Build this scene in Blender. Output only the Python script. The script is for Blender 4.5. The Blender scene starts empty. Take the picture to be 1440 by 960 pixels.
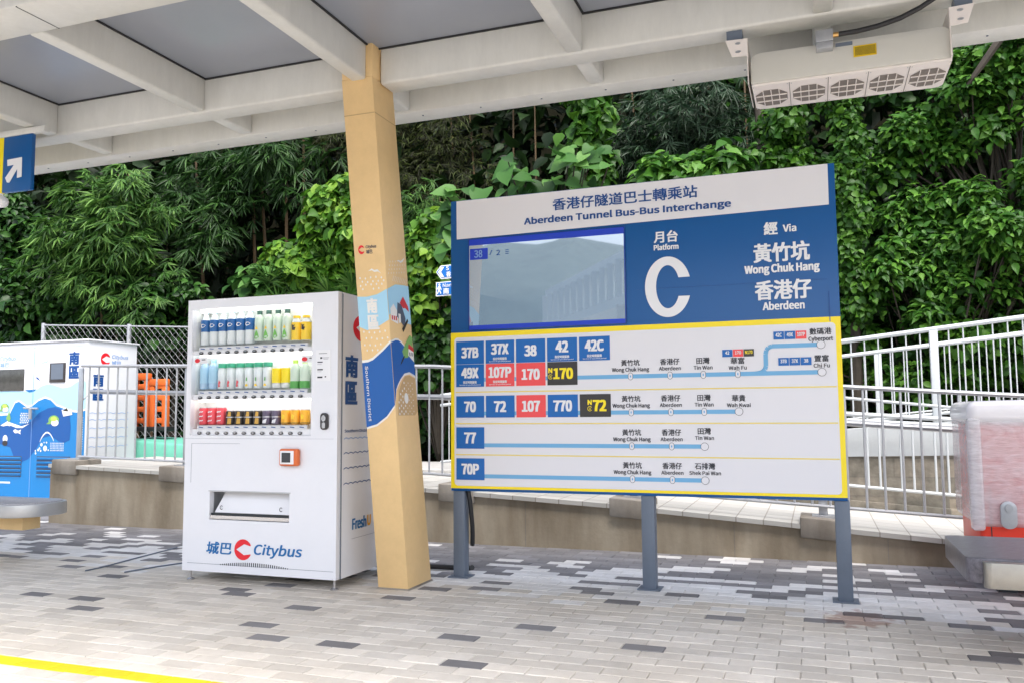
import bpy, bmesh, math, random, os
import numpy as np
from mathutils import Vector, Matrix
from mathutils.geometry import tessellate_polygon

random.seed(7)
rng = np.random.default_rng(11)
S = bpy.context.scene
COL = S.collection

# ------------------------------------------------------------------ camera
cam_d = bpy.data.cameras.new('camera')
cam = bpy.data.objects.new('camera', cam_d)
COL.objects.link(cam)
yaw, pitch, roll = .347042, .0848724, -.00772612
fw = Vector((-math.sin(yaw) * math.cos(pitch), math.cos(yaw) * math.cos(pitch), math.sin(pitch)))
r0 = fw.cross(Vector((0, 0, 1))).normalized()
u0 = r0.cross(fw)
rt_ = r0 * math.cos(roll) + u0 * math.sin(roll)
up_ = -r0 * math.sin(roll) + u0 * math.cos(roll)
M = Matrix((rt_, up_, -fw)).transposed().to_4x4()
M.translation = (0, 0, 1.1)
cam.matrix_world = M
cam_d.sensor_width = 36
cam_d.lens = 29.379
cam_d.clip_start = .05
cam_d.clip_end = 500
S.camera = cam

# ------------------------------------------------------------------ sky, sun, exposure
SUN_EL, SUN_ROT = math.radians(62), math.radians(150)
w = bpy.data.worlds.new('World')
S.world = w
w.use_nodes = True
nt = w.node_tree
sky = nt.nodes.new('ShaderNodeTexSky')
sky.sky_type = 'NISHITA'
sky.sun_disc = False
sky.sun_elevation = SUN_EL
sky.sun_rotation = SUN_ROT
sky.air_density = 1.0
sky.dust_density = 4.0
sky.ozone_density = 1.0
bg = nt.nodes['Background']
hs = nt.nodes.new('ShaderNodeHueSaturation')      # cloud cover: the sky is greyer than a clear one
hs.inputs['Saturation'].default_value = .7
nt.links.new(sky.outputs[0], hs.inputs['Color'])
nt.links.new(hs.outputs[0], bg.inputs[0])
bg.inputs[1].default_value = .15
sd = bpy.data.lights.new('sun', 'SUN')
sd.energy = 1.0
sd.angle = math.radians(30)
sd.color = (1, .985, .965)
so = bpy.data.objects.new('sun', sd)
COL.objects.link(so)
# Nishita: rotation 0 = +Y, growing clockwise seen from above
sdir = Vector((math.sin(SUN_ROT) * math.cos(SUN_EL), math.cos(SUN_ROT) * math.cos(SUN_EL), math.sin(SUN_EL)))
so.rotation_euler = sdir.to_track_quat('Z', 'Y').to_euler()
so.location = (0, -5, 20)
S.view_settings.view_transform = 'Standard'
S.view_settings.look = 'None'
S.view_settings.gamma = 1
S.view_settings.use_curve_mapping = False
S.view_settings.exposure = 1.64
S.render.engine = 'CYCLES'
S.cycles.max_bounces = 8
S.cycles.diffuse_bounces = 5
S.cycles.transparent_max_bounces = 16
S.cycles.use_denoising = True
S.cycles.sample_clamp_indirect = 6

# ------------------------------------------------------------------ materials
def srgb(r, g, b):
    f = lambda c: (c / 255 / 12.92) if c / 255 <= .04045 else ((c / 255 + .055) / 1.055) ** 2.4
    return (f(r), f(g), f(b))

MATS = {}
def mat(name, c, rough=.5, metal=0, var=.0, scale=6, bump=0, bscale=60, spec=.5, coat=0, emit=None, es=0, island=0, stretch=None):
    m = bpy.data.materials.new(name)
    m.use_nodes = True
    n = m.node_tree
    p = n.nodes['Principled BSDF']
    p.inputs['Base Color'].default_value = (*c, 1)
    p.inputs['Roughness'].default_value = rough
    p.inputs['Metallic'].default_value = metal
    p.inputs['Specular IOR Level'].default_value = spec
    if coat: p.inputs['Coat Weight'].default_value = coat; p.inputs['Coat Roughness'].default_value = .08
    tc = n.nodes.new('ShaderNodeTexCoord')
    last = None
    if var or island:
        mx = n.nodes.new('ShaderNodeHueSaturation')
        mx.inputs['Color'].default_value = (*c, 1)
        val = None
        if var:
            mp = n.nodes.new('ShaderNodeMapping')
            if stretch: mp.inputs['Scale'].default_value = stretch
            n.links.new(tc.outputs['Object'], mp.inputs[0])
            ns = n.nodes.new('ShaderNodeTexNoise')
            ns.inputs['Scale'].default_value = scale
            ns.inputs['Detail'].default_value = 8
            ns.inputs['Roughness'].default_value = .8
            n.links.new(mp.outputs[0], ns.inputs[0])
            mr = n.nodes.new('ShaderNodeMapRange')
            mr.inputs['From Min'].default_value = .3; mr.inputs['From Max'].default_value = .7
            mr.inputs['To Min'].default_value = 1 - var; mr.inputs['To Max'].default_value = 1 + var
            n.links.new(ns.outputs[0], mr.inputs[0])
            val = mr.outputs[0]
        if island:
            ge = n.nodes.new('ShaderNodeNewGeometry')
            m2 = n.nodes.new('ShaderNodeMapRange')
            m2.inputs['To Min'].default_value = 1 - island; m2.inputs['To Max'].default_value = 1 + island
            n.links.new(ge.outputs['Random Per Island'], m2.inputs[0])
            if val:
                mu = n.nodes.new('ShaderNodeMath'); mu.operation = 'MULTIPLY'
                n.links.new(val, mu.inputs[0]); n.links.new(m2.outputs[0], mu.inputs[1]); val = mu.outputs[0]
            else: val = m2.outputs[0]
        n.links.new(val, mx.inputs['Value'])
        n.links.new(mx.outputs[0], p.inputs['Base Color'])
        last = mx
    if bump:
        ns2 = n.nodes.new('ShaderNodeTexNoise')
        ns2.inputs['Scale'].default_value = bscale
        ns2.inputs['Detail'].default_value = 6
        n.links.new(tc.outputs['Object'], ns2.inputs[0])
        b = n.nodes.new('ShaderNodeBump')
        b.inputs['Strength'].default_value = bump
        b.inputs['Distance'].default_value = .01
        n.links.new(ns2.outputs[0], b.inputs['Height'])
        n.links.new(b.outputs[0], p.inputs['Normal'])
    if emit:
        p.inputs['Emission Color'].default_value = (*emit, 1)
        p.inputs['Emission Strength'].default_value = es
    MATS[name] = m
    return m

def glass(name, alpha=.1, rough=.02, tint=(1, 1, 1)):
    m = bpy.data.materials.new(name); m.use_nodes = True
    n = m.node_tree; n.nodes.clear()
    o = n.nodes.new('ShaderNodeOutputMaterial'); t = n.nodes.new('ShaderNodeBsdfTransparent'); g = n.nodes.new('ShaderNodeBsdfGlossy')
    t.inputs[0].default_value = (*tint, 1); g.inputs['Roughness'].default_value = rough
    mx = n.nodes.new('ShaderNodeMixShader'); mx.inputs[0].default_value = alpha
    n.links.new(t.outputs[0], mx.inputs[1]); n.links.new(g.outputs[0], mx.inputs[2]); n.links.new(mx.outputs[0], o.inputs[0])
    return m

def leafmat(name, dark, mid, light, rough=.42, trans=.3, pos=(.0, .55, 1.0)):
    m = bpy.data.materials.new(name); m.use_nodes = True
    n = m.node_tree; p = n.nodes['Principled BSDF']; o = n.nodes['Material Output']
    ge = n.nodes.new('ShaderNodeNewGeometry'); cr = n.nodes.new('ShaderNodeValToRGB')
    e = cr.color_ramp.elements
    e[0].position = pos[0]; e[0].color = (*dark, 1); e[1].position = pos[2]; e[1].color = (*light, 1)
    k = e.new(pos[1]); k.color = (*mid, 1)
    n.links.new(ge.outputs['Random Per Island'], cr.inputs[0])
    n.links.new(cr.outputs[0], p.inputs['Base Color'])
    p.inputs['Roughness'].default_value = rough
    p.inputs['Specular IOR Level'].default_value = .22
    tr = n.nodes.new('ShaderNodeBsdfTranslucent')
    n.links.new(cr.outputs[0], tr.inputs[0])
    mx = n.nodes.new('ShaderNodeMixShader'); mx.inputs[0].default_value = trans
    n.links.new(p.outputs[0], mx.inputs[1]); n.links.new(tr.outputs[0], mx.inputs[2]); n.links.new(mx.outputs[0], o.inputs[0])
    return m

mat('white_paint', (.76, .765, .80), .32, var=.025, scale=1.5, coat=.2)
mat('white_sticker', (.8, .8, .82), .35)
mat('sign_white', (.74, .73, .76), .4)
mat('sign_blue', srgb(0, 82, 146), .35)
mat('tile_blue', srgb(0, 98, 176), .35)
mat('bright_blue', srgb(25, 60, 190), .3)
mat('tile_red', srgb(238, 78, 80), .35)
mat('tile_black', srgb(52, 48, 48), .35)
mat('sign_yellow', srgb(248, 222, 30), .35)
mat('pale_yellow', srgb(235, 215, 120), .4)
mat('line_blue', srgb(110, 172, 214), .4)
mat('text_blue', srgb(10, 72, 140), .4)
mat('text_dark', srgb(45, 47, 55), .5)
mat('text_white', (.78, .78, .80), .4)
mat('text_yellow', srgb(250, 226, 30), .4)
mat('logo_red', srgb(226, 34, 48), .35)
mat('logo_blue', srgb(0, 104, 168), .35)
mat('pale_blue_text', srgb(130, 165, 215), .4)
mat('post_grey', srgb(98, 108, 122), .45, var=.06, scale=8)
mat('steel_grey', (.42, .43, .45), .35, .6, var=.1, scale=9)
mat('fence_wire', (.27, .28, .29), .5, .3)
mat('galvanised', (.42, .43, .45), .42, .45, var=.12, scale=14)
mat('white_rail', (.47, .495, .505), .4, var=.05, scale=10)
mat('canopy_paint', srgb(205, 204, 198), .42, var=.08, scale=2.6, stretch=(2.5, 2.5, .6), bump=.03, bscale=30)
mat('roof_sheet', (.27, .29, .335), .3, var=.04, scale=.7)
mat('black_rubber', (.015, .015, .016), .5)
mat('column_paint', srgb(226, 192, 138), .5, var=.07, scale=4, bump=.02, bscale=20)
mat('art_dark_blue', srgb(0, 88, 165), .45)
mat('art_light_blue', srgb(160, 205, 228), .5)
mat('art_white', (.78, .76, .72), .5)
mat('art_tan', srgb(190, 158, 112), .5)
mat('art_red', srgb(200, 45, 48), .5)
mat('art_green', srgb(120, 165, 90), .5)
mat('art_grey', srgb(70, 78, 95), .5)
mat('cab_azure', srgb(22, 120, 185), .4)
mat('cab_dark', srgb(14, 80, 150), .4)
mat('cab_light', srgb(165, 205, 228), .4)
mat('cab_white', (.66, .67, .70), .38, var=.02, scale=2)
mat('dark_panel', (.06, .06, .055), .2, var=.3, scale=14)
mat('dark_slot', (.02, .025, .03), .5)
mat('granite', (.36, .345, .36), .35, var=.45, scale=130)
mat('granite_dark', (.13, .122, .145), .3, var=.6, scale=28, stretch=(1, 2.2, 1))
mat('steel_edge', (.36, .35, .33), .3, .9, var=.1, scale=5)
mat('bench_metal', (.5, .5, .5), .38, .6, var=.06, scale=4)
mat('orange_plastic', srgb(215, 105, 48), .4)
mat('teal_sheet', srgb(90, 160, 140), .6, var=.1, scale=5)
mat('machine_red', srgb(228, 58, 36), .4)
mat('fan_grey', srgb(196, 194, 186), .4, var=.02, scale=3)
mat('fan_white', srgb(230, 222, 216), .4)
mat('fan_slot', srgb(120, 112, 104), .6)
mat('brass', (.7, .42, .15), .3, .9)
mat('label_yellow', srgb(214, 180, 10), .45)
mat('bark', (.035, .027, .018), .8, var=.3, scale=12)
mat('culm', (.09, .055, .022), .6, var=.3, scale=6)
mat('soil', (.008, .008, .005), .9, var=.4, scale=1.5, bump=.5, bscale=6, spec=0)
mat('base_ground', (.42, .41, .39), .85, var=.15, scale=2)
mat('street_sign_blue', srgb(20, 105, 185), .35)
mat('screen_bezel', srgb(20, 60, 140), .3)
mat('led', (1, 1, 1), .5, emit=(1, .98, .93), es=2.2)
mat('interior_white', (.82, .84, .82), .5)
mat('can_red', srgb(222, 75, 85), .35, .2)
mat('can_gold', srgb(205, 160, 70), .35, .2)
mat('can_black', srgb(50, 40, 36), .35, .2)
mat('can_purple', srgb(92, 80, 100), .35, .2)
mat('can_orange', srgb(240, 175, 40), .35, .2)
mat('can_metal', (.6, .6, .62), .3, .9)
mat('drink_blue', srgb(25, 95, 160), .35)
mat('drink_yellow', srgb(250, 210, 50), .35)
mat('drink_yellow_bright', srgb(248, 222, 20), .35)
mat('drink_green', srgb(90, 170, 80), .35)
mat('leaf_green', srgb(110, 185, 80), .35)
mat('cap_dark_green', srgb(45, 80, 70), .4)
mat('cap_green', srgb(60, 165, 130), .4)
mat('cap_blue', srgb(150, 195, 215), .4)
mat('cap_lime', srgb(180, 215, 90), .4)
mat('liquid_clear', (.72, .77, .78), .12, coat=.5)
mat('liquid_blue', srgb(165, 198, 225), .15, coat=.5)
mat('liquid_greenish', srgb(205, 222, 205), .15, coat=.5)
mat('reader_screen', (.03, .035, .04), .12)
mat('chrome', (.6, .6, .62), .25, .9)
mat('tray_metal', (.5, .51, .53), .35, .6)
GLASS = glass('window_glass', .07)
TRAY = glass('tray_flap', .35, .12)

def display_mat():
    m = mat('display', srgb(70, 92, 112), .02, spec=1.0, emit=srgb(150, 172, 192), es=.15, coat=1)
    p = m.node_tree.nodes['Principled BSDF']; p.inputs['IOR'].default_value = 1.8; p.inputs['Coat IOR'].default_value = 2.1; p.inputs['Coat Roughness'].default_value = .015
    return m
display_mat()

def concrete(name, c):
    m = mat(name, c, .85, var=.16, scale=2.2, stretch=(1.2, 1.2, .6), bump=.25, bscale=28)
    n = m.node_tree
    # drip stains: narrow vertical streaks
    tc = n.nodes.new('ShaderNodeTexCoord'); mp = n.nodes.new('ShaderNodeMapping'); mp.inputs['Scale'].default_value = (2.4, 2.4, .55)
    ns = n.nodes.new('ShaderNodeTexNoise'); ns.inputs['Scale'].default_value = 1.6; ns.inputs['Detail'].default_value = 5
    cr = n.nodes.new('ShaderNodeValToRGB'); cr.color_ramp.elements[0].position = .36; cr.color_ramp.elements[1].position = .62
    cr.color_ramp.elements[0].color = (.52, .47, .41, 1); cr.color_ramp.elements[1].color = (1, 1, 1, 1)
    p = n.nodes['Principled BSDF']; src = p.inputs['Base Color'].links[0].from_socket
    mu = n.nodes.new('ShaderNodeMix'); mu.data_type = 'RGBA'; mu.blend_type = 'MULTIPLY'; mu.inputs[0].default_value = .75
    n.links.new(tc.outputs['Object'], mp.inputs[0]); n.links.new(mp.outputs[0], ns.inputs[0]); n.links.new(ns.outputs[0], cr.inputs[0])
    n.links.new(src, mu.inputs[6]); n.links.new(cr.outputs[0], mu.inputs[7]); n.links.new(mu.outputs[2], p.inputs['Base Color'])
    return m
concrete('wall_concrete', (.34, .29, .215))
concrete('pier_concrete', (.27, .245, .21))

def paver(name, c, rough=.8, isl=.1):
    m = mat(name, c, rough, var=.10, scale=5, bump=.22, bscale=220, island=isl)
    n = m.node_tree; p = n.nodes['Principled BSDF']
    src = p.inputs['Base Color'].links[0].from_socket
    tc = n.nodes.new('ShaderNodeTexCoord')
    # wide soiling
    ns = n.nodes.new('ShaderNodeTexNoise'); ns.inputs['Scale'].default_value = .9; ns.inputs['Detail'].default_value = 7; ns.inputs['Roughness'].default_value = .65
    n.links.new(tc.outputs['Object'], ns.inputs[0])
    cr = n.nodes.new('ShaderNodeValToRGB'); cr.color_ramp.elements[0].position = .38; cr.color_ramp.elements[1].position = .6
    cr.color_ramp.elements[0].color = (.87, .84, .80, 1); cr.color_ramp.elements[1].color = (1, 1, 1, 1)
    n.links.new(ns.outputs[0], cr.inputs[0])
    mu = n.nodes.new('ShaderNodeMix'); mu.data_type = 'RGBA'; mu.blend_type = 'MULTIPLY'; mu.inputs[0].default_value = .85
    n.links.new(src, mu.inputs[6]); n.links.new(cr.outputs[0], mu.inputs[7])
    # the rusty spill beside the right leg of the board
    mp = n.nodes.new('ShaderNodeMapping'); mp.inputs['Location'].default_value = (-.17, -4.88, 0); mp.vector_type = 'POINT'
    n.links.new(tc.outputs['Object'], mp.inputs[0])
    ns3 = n.nodes.new('ShaderNodeTexNoise'); ns3.inputs['Scale'].default_value = 14; ns3.inputs['Detail'].default_value = 4
    n.links.new(tc.outputs['Object'], ns3.inputs[0])
    ln = n.nodes.new('ShaderNodeVectorMath'); ln.operation = 'LENGTH'; n.links.new(mp.outputs[0], ln.inputs[0])
    ad = n.nodes.new('ShaderNodeMath'); ad.operation = 'MULTIPLY_ADD'; ad.inputs[1].default_value = -.42; n.links.new(ns3.outputs[0], ad.inputs[0]); n.links.new(ln.outputs['Value'], ad.inputs[2])
    st = n.nodes.new('ShaderNodeMapRange'); st.inputs['From Min'].default_value = -.08; st.inputs['From Max'].default_value = -.02
    st.inputs['To Min'].default_value = .6; st.inputs['To Max'].default_value = 0; n.links.new(ad.outputs[0], st.inputs[0])
    m3 = n.nodes.new('ShaderNodeMix'); m3.data_type = 'RGBA'; m3.blend_type = 'MULTIPLY'
    n.links.new(st.outputs[0], m3.inputs[0]); n.links.new(mu.outputs[2], m3.inputs[6]); m3.inputs[7].default_value = (.45, .24, .19, 1)
    n.links.new(m3.outputs[2], p.inputs['Base Color'])
    return m
paver('paver_beige', (.60, .56, .50), isl=.13)
paver('paver_white', (.66, .65, .635), isl=.09)
paver('paver_dark', (.19, .185, .19), isl=.22)
paver('paver_yellow', srgb(238, 196, 12), isl=.07)

def stone(name):
    m = mat(name, (.3, .26, .2), .85, bump=.9, bscale=16)
    n = m.node_tree; p = n.nodes['Principled BSDF']; tc = n.nodes.new('ShaderNodeTexCoord')
    mp = n.nodes.new('ShaderNodeMapping'); mp.inputs['Rotation'].default_value = (math.radians(90), 0, 0)
    b = n.nodes.new('ShaderNodeTexBrick'); b.inputs['Scale'].default_value = 1; b.inputs['Brick Width'].default_value = .42; b.inputs['Row Height'].default_value = .17
    b.inputs['Mortar Size'].default_value = .008; b.inputs['Color1'].default_value = (.27, .235, .185, 1); b.inputs['Color2'].default_value = (.15, .14, .115, 1); b.inputs['Mortar'].default_value = (.16, .145, .12, 1)
    n.links.new(tc.outputs['Object'], mp.inputs[0]); n.links.new(mp.outputs[0], b.inputs[0])
    ns = n.nodes.new('ShaderNodeTexNoise'); ns.inputs['Scale'].default_value = 12; ns.inputs['Detail'].default_value = 8; n.links.new(tc.outputs['Object'], ns.inputs[0])
    mu = n.nodes.new('ShaderNodeMix'); mu.data_type = 'RGBA'; mu.blend_type = 'OVERLAY'; mu.inputs[0].default_value = .7
    n.links.new(b.outputs[0], mu.inputs[6]); n.links.new(ns.outputs[0], mu.inputs[7]); n.links.new(mu.outputs[2], p.inputs['Base Color'])
stone('rubble_stone')

def tilefloor(name):
    m = mat(name, (.55, .53, .49), .75)
    n = m.node_tree; p = n.nodes['Principled BSDF']; tc = n.nodes.new('ShaderNodeTexCoord')
    b = n.nodes.new('ShaderNodeTexBrick'); b.offset = 0; b.inputs['Scale'].default_value = 1; b.inputs['Brick Width'].default_value = .2; b.inputs['Row Height'].default_value = .2
    b.inputs['Mortar Size'].default_value = .005; b.inputs['Color1'].default_value = (.46, .445, .41, 1); b.inputs['Color2'].default_value = (.38, .37, .34, 1); b.inputs['Mortar'].default_value = (.25, .23, .2, 1)
    n.links.new(tc.outputs['Object'], b.inputs[0]); n.links.new(b.outputs[0], p.inputs['Base Color'])
tilefloor('ramp_tiles')

def wrapmat():
    m = bpy.data.materials.new('plastic_film'); m.use_nodes = True
    n = m.node_tree; p = n.nodes['Principled BSDF']; o = n.nodes['Material Output']
    p.inputs['Base Color'].default_value = (.8, .78, .8, 1); p.inputs['Roughness'].default_value = .18; p.inputs['Coat Weight'].default_value = .5
    tc = n.nodes.new('ShaderNodeTexCoord'); mp = n.nodes.new('ShaderNodeMapping'); mp.inputs['Scale'].default_value = (3.5, 3.5, 30)
    ns = n.nodes.new('ShaderNodeTexNoise'); ns.inputs['Scale'].default_value = 3; ns.inputs['Detail'].default_value = 8; ns.inputs['Distortion'].default_value = 1.2
    n.links.new(tc.outputs['Object'], mp.inputs[0]); n.links.new(mp.outputs[0], ns.inputs[0])
    b = n.nodes.new('ShaderNodeBump'); b.inputs['Strength'].default_value = .35; b.inputs['Distance'].default_value = .012
    n.links.new(ns.outputs[0], b.inputs['Height']); n.links.new(b.outputs[0], p.inputs['Normal'])
    t = n.nodes.new('ShaderNodeBsdfTransparent')
    ns2 = n.nodes.new('ShaderNodeTexNoise'); ns2.inputs['Scale'].default_value = 4.5; ns2.inputs['Detail'].default_value = 7; ns2.inputs['Distortion'].default_value = 2.2
    mp2 = n.nodes.new('ShaderNodeMapping'); mp2.inputs['Scale'].default_value = (1, 1, 2.2); mp2.inputs['Rotation'].default_value = (0, .35, 0)
    n.links.new(tc.outputs['Object'], mp2.inputs[0]); n.links.new(mp2.outputs[0], ns2.inputs[0])
    av = n.nodes.new('ShaderNodeMath'); av.operation = 'MULTIPLY_ADD'; av.inputs[1].default_value = 1.3
    n.links.new(ns2.outputs[0], av.inputs[0]); n.links.new(ns.outputs[0], av.inputs[2])
    mr = n.nodes.new('ShaderNodeMapRange'); mr.inputs['From Min'].default_value = .85; mr.inputs['From Max'].default_value = 1.4
    mr.inputs['To Min'].default_value = .40; mr.inputs['To Max'].default_value = .66
    n.links.new(av.outputs[0], mr.inputs[0])
    n.links.new(av.outputs[0], b.inputs['Height'])
    mx = n.nodes.new('ShaderNodeMixShader'); n.links.new(mr.outputs[0], mx.inputs[0]); n.links.new(t.outputs[0], mx.inputs[1]); n.links.new(p.outputs[0], mx.inputs[2]); n.links.new(mx.outputs[0], o.inputs[0])
    return m
FILM = wrapmat()
mat('film_thick', (.84, .80, .81), .22, coat=.5, bump=.35, bscale=9)

# ------------------------------------------------------------------ mesh helpers
BASE = {}
class MB:
    def __init__(s): s.v = []; s.f = []; s.mi = []
    def add(s, vs, fs, mi=0):
        o = len(s.v); s.v += [tuple(v) for v in vs]; s.f += [tuple(i + o for i in f) for f in fs]; s.mi += [mi] * len(fs); return s
    def box(s, x0, x1, y0, y1, z0, z1, mi=0):
        return s.add([(x0, y0, z0), (x1, y0, z0), (x1, y1, z0), (x0, y1, z0), (x0, y0, z1), (x1, y0, z1), (x1, y1, z1), (x0, y1, z1)],
                     [(0, 3, 2, 1), (4, 5, 6, 7), (0, 1, 5, 4), (1, 2, 6, 5), (2, 3, 7, 6), (3, 0, 4, 7)], mi)
    def hexa(s, p, mi=0):     # 8 points ordered as in box
        return s.add(p, [(0, 3, 2, 1), (4, 5, 6, 7), (0, 1, 5, 4), (1, 2, 6, 5), (2, 3, 7, 6), (3, 0, 4, 7)], mi)
    def poly(s, pts, fn, mi=0):
        v = [Vector((a, b, 0)) for a, b in pts]
        tris = tessellate_polygon([v])
        return s.add([fn(a, b) for a, b in pts], [tuple(t) for t in tris], mi)
    def slab(s, pts, fn0, fn1, mi=0):     # polygon extruded between two mappings
        n = len(pts); v = [Vector((a, b, 0)) for a, b in pts]; tris = [tuple(t) for t in tessellate_polygon([v])]
        s.add([fn0(a, b) for a, b in pts] + [fn1(a, b) for a, b in pts],
              tris + [tuple(i + n for i in reversed(t)) for t in tris] + [(i, (i + 1) % n, (i + 1) % n + n, i + n) for i in range(n)], mi)
        return s
    def tube(s, pts, r, n=8, mi=0, caps=True):
        pts = [Vector(p) for p in pts]; rr = r if isinstance(r, (list, tuple)) else [r] * len(pts)
        vs = []; fs = []; prev = None
        for i, p in enumerate(pts):
            t = (pts[min(i + 1, len(pts) - 1)] - pts[max(i - 1, 0)]).normalized()
            a = prev if prev is not None else (Vector((0, 0, 1)) if abs(t.z) < .9 else Vector((1, 0, 0)))
            a = (a - t * a.dot(t)).normalized(); prev = a; b = t.cross(a)
            for k in range(n):
                an = 2 * math.pi * k / n; vs.append(p + (a * math.cos(an) + b * math.sin(an)) * rr[i])
        for i in range(len(pts) - 1):
            for k in range(n):
                k2 = (k + 1) % n; fs.append((i * n + k, i * n + k2, (i + 1) * n + k2, (i + 1) * n + k))
        if caps: fs += [tuple(reversed(range(n))), tuple(range((len(pts) - 1) * n, len(pts) * n))]
        return s.add(vs, fs, mi)
    def lathe(s, c, prof, n=14, mi=0):
        vs = []; fs = []
        for r, z in prof:
            for k in range(n):
                a = 2 * math.pi * k / n; vs.append((c[0] + r * math.cos(a), c[1] + r * math.sin(a), c[2] + z))
        m = len(prof)
        for i in range(m - 1):
            for k in range(n):
                k2 = (k + 1) % n; fs.append((i * n + k, i * n + k2, (i + 1) * n + k2, (i + 1) * n + k))
        fs += [tuple(reversed(range(n))), tuple(range((m - 1) * n, m * n))]
        return s.add(vs, fs, mi)
    def build(s, name, m, parent=None, base=None, smooth=False, bevel=0, seg=2):
        b = Vector(BASE[parent.name]) if parent else Vector(base or (0, 0, 0))
        me = bpy.data.meshes.new(name)
        me.from_pydata([tuple(Vector(v) - b) for v in s.v], [], s.f)
        for x in (m if isinstance(m, (list, tuple)) else [m]): me.materials.append(MATS[x] if isinstance(x, str) else x)
        if len(set(s.mi)) > 1: me.polygons.foreach_set('material_index', s.mi)
        bm = bmesh.new(); bm.from_mesh(me)
        bmesh.ops.recalc_face_normals(bm, faces=bm.faces)
        if bevel:
            es = [e for e in bm.edges if len(e.link_faces) == 2 and e.calc_face_angle(0) > .6]
            bmesh.ops.bevel(bm, geom=es, offset=bevel, segments=seg, profile=.5, affect='EDGES', clamp_overlap=True)
        bm.to_mesh(me); bm.free()
        if smooth or bevel:
            me.polygons.foreach_set('use_smooth', [True] * len(me.polygons))
            me.set_sharp_from_angle(angle=math.radians(38))
        o = bpy.data.objects.new(name, me); COL.objects.link(o)
        BASE[o.name] = tuple(b)
        if parent: o.parent = parent
        else: o.location = b
        return o

def tag(o, label, cat, group=None, kind=None):
    if label: o['label'] = label
    if cat: o['category'] = cat
    if group: o['group'] = group
    if kind: o['kind'] = kind
    return o
def structure(o): o['kind'] = 'structure'; return o
def thing(name, label, cat, loc, group=None):
    o = bpy.data.objects.new(name, None); COL.objects.link(o); o.location = loc; o.empty_display_size = .1
    BASE[o.name] = tuple(loc)
    return tag(o, label, cat, group)
def copy_tree(o, parent=None, off=None):
    c = o.copy(); COL.objects.link(c)
    if parent: c.parent = parent
    if off is not None: c.location = Vector(o.location) + Vector(off); BASE[c.name] = tuple(c.location)
    for ch in list(o.children): copy_tree(ch, c)
    return c

# lettering ----------------------------------------------------------
LATIN = None
try:
    LATIN = bpy.data.fonts.load(os.path.join(bpy.utils.system_resource('DATAFILES'), 'fonts', 'Noto Sans CJK Regular.woff2'))
except Exception:
    LATIN = None
def glyphs(body, latin):
    c = bpy.data.curves.new('lettering', 'FONT'); c.body = body; c.resolution_u = 4
    if latin and LATIN: c.font = LATIN
    o = bpy.data.objects.new('lettering', c); COL.objects.link(o)
    dg = bpy.context.evaluated_depsgraph_get(); me = o.evaluated_get(dg).to_mesh()
    vs = [(v.co.x, v.co.y) for v in me.vertices]; fs = [tuple(p.vertices) for p in me.polygons]
    o.evaluated_get(dg).to_mesh_clear(); bpy.data.objects.remove(o); bpy.data.curves.remove(c)
    return vs, fs
GC = {}
def lettering(body, box, fn, m, parent, bold=.0, name='lettering', mb=None, mi=0, shear=0, build=True, rot=False):
    """fit the words to box=(u0,u1,v0,v1); fn(u,v,d) places them (d = metres in front)"""
    latin = all(ord(ch) < 256 for ch in body)
    key = (body, latin)
    if key not in GC: GC[key] = glyphs(body, latin)
    vs, fs = GC[key]
    if shear: vs = [(x + shear * y, y) for x, y in vs]
    if rot: vs = [(y, -x) for x, y in vs]
    xs = [v[0] for v in vs]; ys = [v[1] for v in vs]
    u0, u1, v0, v1 = box; h = (v1 - v0) if not rot else (u1 - u0)
    bd = bold * h
    sx = (u1 - u0 - bd) / (max(xs) - min(xs)); sy = (v1 - v0 - bd * .6) / (max(ys) - min(ys))
    mb = mb or MB()
    offs = [(0, 0)] if not bold else [(-.5, -.3), (.5, -.3), (-.5, .3), (.5, .3), (0, 0)]
    for k, (a, b) in enumerate(offs):
        mb.add([fn(u0 + bd / 2 + (x - min(xs)) * sx + a * bd, v0 + bd * .3 + (y - min(ys)) * sy + b * bd, .0003 * k) for x, y in vs], fs, mi)
    if not build: return mb
    return mb.build(name, m, parent)

def rrect(x0, x1, z0, z1, r, n=5):
    p = []
    for cx, cz, a0 in ((x1 - r, z1 - r, 0), (x0 + r, z1 - r, 90), (x0 + r, z0 + r, 180), (x1 - r, z0 + r, 270)):
        for k in range(n + 1):
            a = math.radians(a0 + 90 * k / n); p.append((cx + r * math.cos(a), cz + r * math.sin(a)))
    return p
def ell(cx, cz, rx, rz, n=20): return [(cx + rx * math.cos(2 * math.pi * k / n), cz + rz * math.sin(2 * math.pi * k / n)) for k in range(n)]
def clogo(cx, cz, r, n=36, sx=.92):
    p = [(cx + sx * r * math.cos(a), cz + r * math.sin(a)) for a in np.linspace(math.radians(27), math.radians(333), n)]
    return p + [(cx + sx * r * .86, cz - r * .40), (cx + sx * r * .12, cz - r * .52), (cx - sx * r * .78, cz), (cx + sx * r * .12, cz + r * .54), (cx + sx * r * .84, cz + r * .36)]
def interp(x, xs, ys): return float(np.interp(x, xs, ys))

# ------------------------------------------------------------------ ground
MB().box(-60, 40, -40, 10.6, -.6, -.02).build('ground', 'base_ground')
structure(bpy.data.objects['ground'])

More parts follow.
